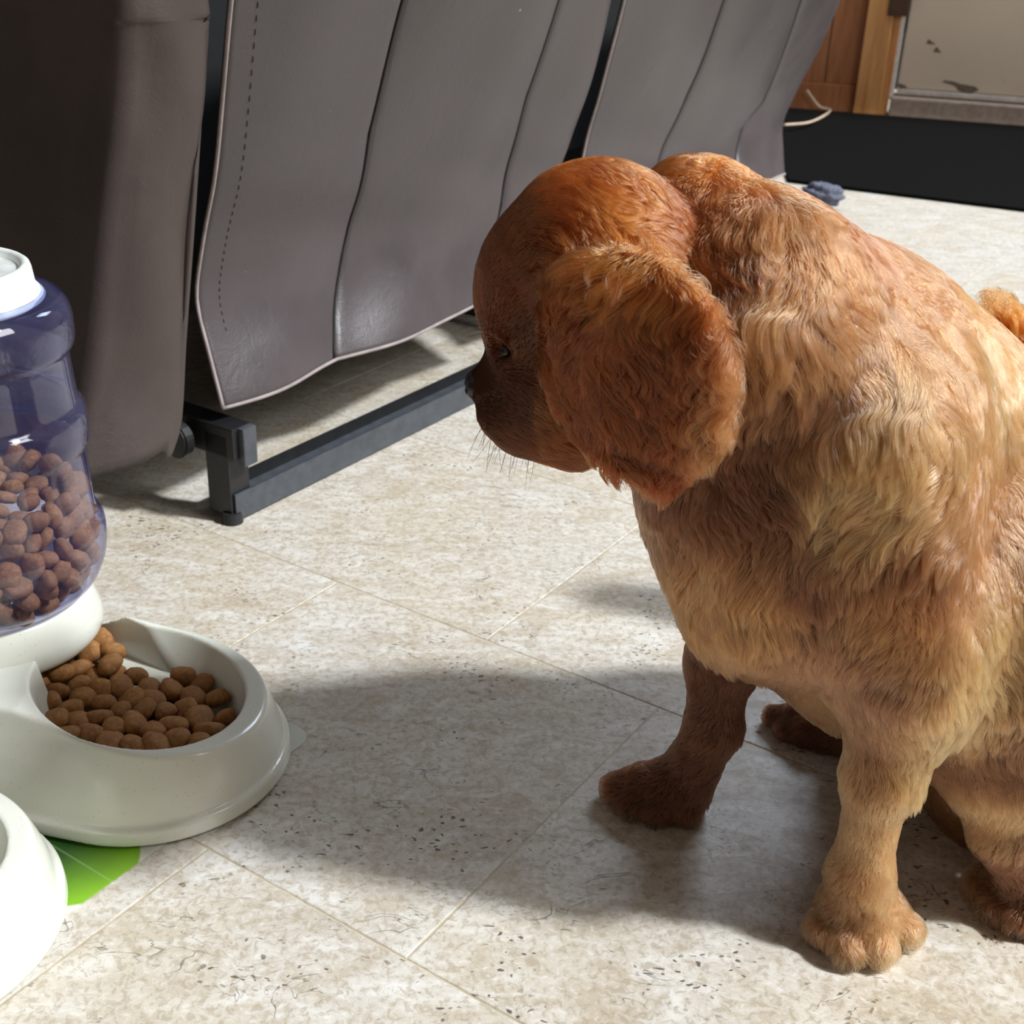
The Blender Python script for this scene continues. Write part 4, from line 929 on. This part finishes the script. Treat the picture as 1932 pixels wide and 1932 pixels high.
pts = pts * (1 - cl) + (gp + off * 0.25) * cl
cb_ = np.random.default_rng(5).uniform(0.72, 1.28, NH); hc = hc * (0.85 + 0.3 * rng.random(NH))[:, None] * cb_[gc_][:, None] ** 0.8 * cb_[gg][:, None] ** 0.6 * (1 + 0.12 * vnoise(root, 30, 15)[:, :1]); # the ear: red hair, shade painted in the middle, rim light on rear edge, crest
er = root - D(1186, 680, .660); eu = -(er @ we) / 0.0575; ev = er[:, 2] / 0.075
em_ = ((np.abs(er @ ne) < 0.0155) & (np.abs(eu) < 1.10) & (np.abs(ev) < 1.35)).astype(float)[:, None]
edge = np.clip((eu - 0.70) / 0.3, 0, 1)[:, None]; crest = np.clip((ev - 0.35) / 0.5, 0, 1)[:, None]; lo_ = np.clip((-ev - 0.6) / 0.4, 0, 1)[:, None]; lf_ = np.clip((-eu - 0.6) / 0.4, 0, 1)[:, None]
ec = RD * 0.9 + (CR - RD) * np.clip(0.5 * lo_ + 0.5 * lf_ + 0.3, 0, 1); ec = ec + (OR - ec) * crest * 0.8; ec = ec + (TN - ec) * edge * 0.85
jit = (cb_[gc_][:, None] ** 0.9 * cb_[gg][:, None] ** 0.6); hc = hc * (1 - em_) + ec * jit * em_
hc = np.clip(hc * np.array([0.77, 0.69, 0.63]), 0.002, 0.95)
keep &= pts[:, -1, 2] > -0.001
pts[:, :, 2] = np.maximum(pts[:, :, 2], 0.0006)
def hair_mat():
    m = NT('fur'); h = m.n.new('ShaderNodeBsdfHairPrincipled'); h.model = 'CHIANG'; h.parametrization = 'COLOR'
    at = m.n.new('ShaderNodeAttribute'); at.attribute_name = 'tint'; m.L(at.outputs['Color'], h.inputs['Color'])
    h.inputs['Roughness'].default_value = 0.27; h.inputs['Radial Roughness'].default_value = 0.40; h.inputs['Coat'].default_value = 0.25; h.inputs['IOR'].default_value = 1.5
    m.L(h.outputs[0], m.out.inputs['Surface']); return m.m
M_fur = hair_mat()
def hair_obj(name, P_, C_, rad, parent, mat=M_fur, kind='stuff', label=None):
    n, k, _ = P_.shape; cu = bpy.data.hair_curves.new(name); cu.add_curves([k] * n)
    cu.attributes['position'].data.foreach_set('vector', P_.astype(np.float32).ravel())
    ra_ = cu.attributes.get('radius') or cu.attributes.new('radius', 'FLOAT', 'POINT')
    rr = np.tile(rad * np.array([1.0, 1.0, 0.95, 0.85, 0.6, 0.15])[:k] if k == 6 else np.linspace(rad, rad * 0.15, k), n).astype(np.float32); ra_.data.foreach_set('value', rr)
    if C_ is not None:
        ta = cu.attributes.new('tint', 'FLOAT_COLOR', 'CURVE'); c4 = np.ones((n, 4), np.float32); c4[:, :3] = C_; ta.data.foreach_set('color', c4.ravel())
    o = bpy.data.objects.new(name, cu); col.objects.link(o); cu.materials.append(mat); o.parent = parent; bpy.context.view_layer.update(); o.matrix_parent_inverse = parent.matrix_world.inverted()
    if kind: o['kind'] = kind
    if label: o['label'] = label
    return o
earm = (root[:, 1] < 0.695) & (root[:, 2] > 0.30) & (root[:, 0] < 0.115) & (root[:, 2] < 0.455)
hair_obj('coat_fur', pts[keep & ~earm], hc[keep & ~earm], 0.00018, dog)
hair_obj('ear_fur', pts[keep & earm], hc[keep & earm], 0.00020, dog, label='long wavy reddish fur of the hanging ear')
print('fur', time.time() - T0)
# ---- nose, eye, claws, whiskers
M_nose = simple('wet_black_nose', (0.010, 0.007, 0.006), 0.32, 0, 0.5, (400, 0.4))
def blob(name, c0, rad, mat, parent, deform=None, rot=None, label=None):
    bm = bmesh.new(); bmesh.ops.create_uvsphere(bm, u_segments=32, v_segments=20, radius=1)
    for v in bm.verts:
        q = Vector((v.co.x * rad[0], v.co.y * rad[1], v.co.z * rad[2]))
        if deform: q = deform(q)
        if rot is not None: q = rot @ q
        v.co = q + Vector(tuple(c0))
    return bm_obj(name, bm, mat, parent, True, label)
def nosedef(q):
    r = math.hypot(q.y - 0.0042, q.z + 0.001); r2 = math.hypot(q.y + 0.0042, q.z + 0.001)
    if q.x < 0: q.x += 0.0025 * math.exp(-(r / 0.002) ** 2) + 0.0025 * math.exp(-(r2 / 0.002) ** 2) + 0.0012 * math.exp(-(q.y / 0.0009) ** 2)
    return q
blob('nose', nose_c + np.array([0.0035, 0, 0]), (0.0095, 0.0115, 0.0105), M_nose, dog, nosedef)
def eye_mat():
    m = NT('dark_brown_eye'); m.set(Base_Color=(0.012, 0.006, 0.004), Roughness=0.06); m.b.inputs['Coat Weight'].default_value = 1.0; m.b.inputs['Coat Roughness'].default_value = 0.02; n = m.noise(m.coord(), 300, 2); m.L(m.mix(n, (0.008, 0.004, 0.003), (0.018, 0.010, 0.006)), m.b.inputs['Base Color']); return m.m
M_eye = eye_mat()
blob('eye', eye_c + np.array([0.002, 0.003, 0]), (0.0068, 0.0068, 0.0068), M_eye, dog)
blob('eye', D(946, 662, .7140) + np.array([0.004, 0.050, 0.001]), (0.0062, 0.0062, 0.0062), M_eye, dog)
M_claw = simple('dark_claw', (0.02, 0.014, 0.01), 0.35)
for (px, py, bx, by) in ((1548, 1797, 1552, 1770), (1640, 1828, 1630, 1806), (1606, 1828, 1604, 1806), (1700, 1798, 1702, 1775), (1158, 1530, 1166, 1508), (1186, 1551, 1194, 1530), (1236, 1568, 1240, 1545), (1850, 1716, 1856, 1695), (1918, 1776, 1916, 1752), (1878, 1752, 1880, 1730)):
    a = G(px, py, 0.0016); b = G(bx, by, 0.0065); b[:2] = a[:2] + (b[:2] - a[:2]) * 0.55; m_ = (a + b) / 2 + np.array([0, 0, 0.002])
    tube('claw', spline([b, m_, a], 8), 0.0021, M_claw, dog, 8, None, [1, 1, .95, .9, .8, .68, .52, .34, .15])
wh = []
for i in range(26):
    s = D(915 + 8 * (i % 13) + rng.uniform(-3, 3), 795 + 3.5 * (i % 13) + rng.uniform(-6, 6), .73 + 0.03 * (i // 13)); L = rng.uniform(0.018, 0.036)
    d = np.array([-0.25 - 0.3 * rng.random() + 0.03 * (i % 13), (-0.15 if i < 13 else 0.3), -1.0]); d /= np.linalg.norm(d); bend = np.array([rng.uniform(-.3, .5), rng.uniform(-.2, .2), 0])
    wh.append([s + d * L * u + bend * L * u * u * 0.5 for u in np.linspace(0, 1, 6)])
for i in range(5):
    s = D(905 + 6 * i, 600 + 8 * i, .715); L = 0.016; d = np.array([-1, -0.1, 0.25]); wh.append([s + d * L * u + np.array([0, 0, -L * u * u * .4]) for u in np.linspace(0, 1, 6)])
hair_obj('whiskers', np.array(wh), None, 0.00014, dog, simple('whisker', (0.05, 0.035, 0.03), 0.4), 'stuff')
print('done', time.time() - T0)
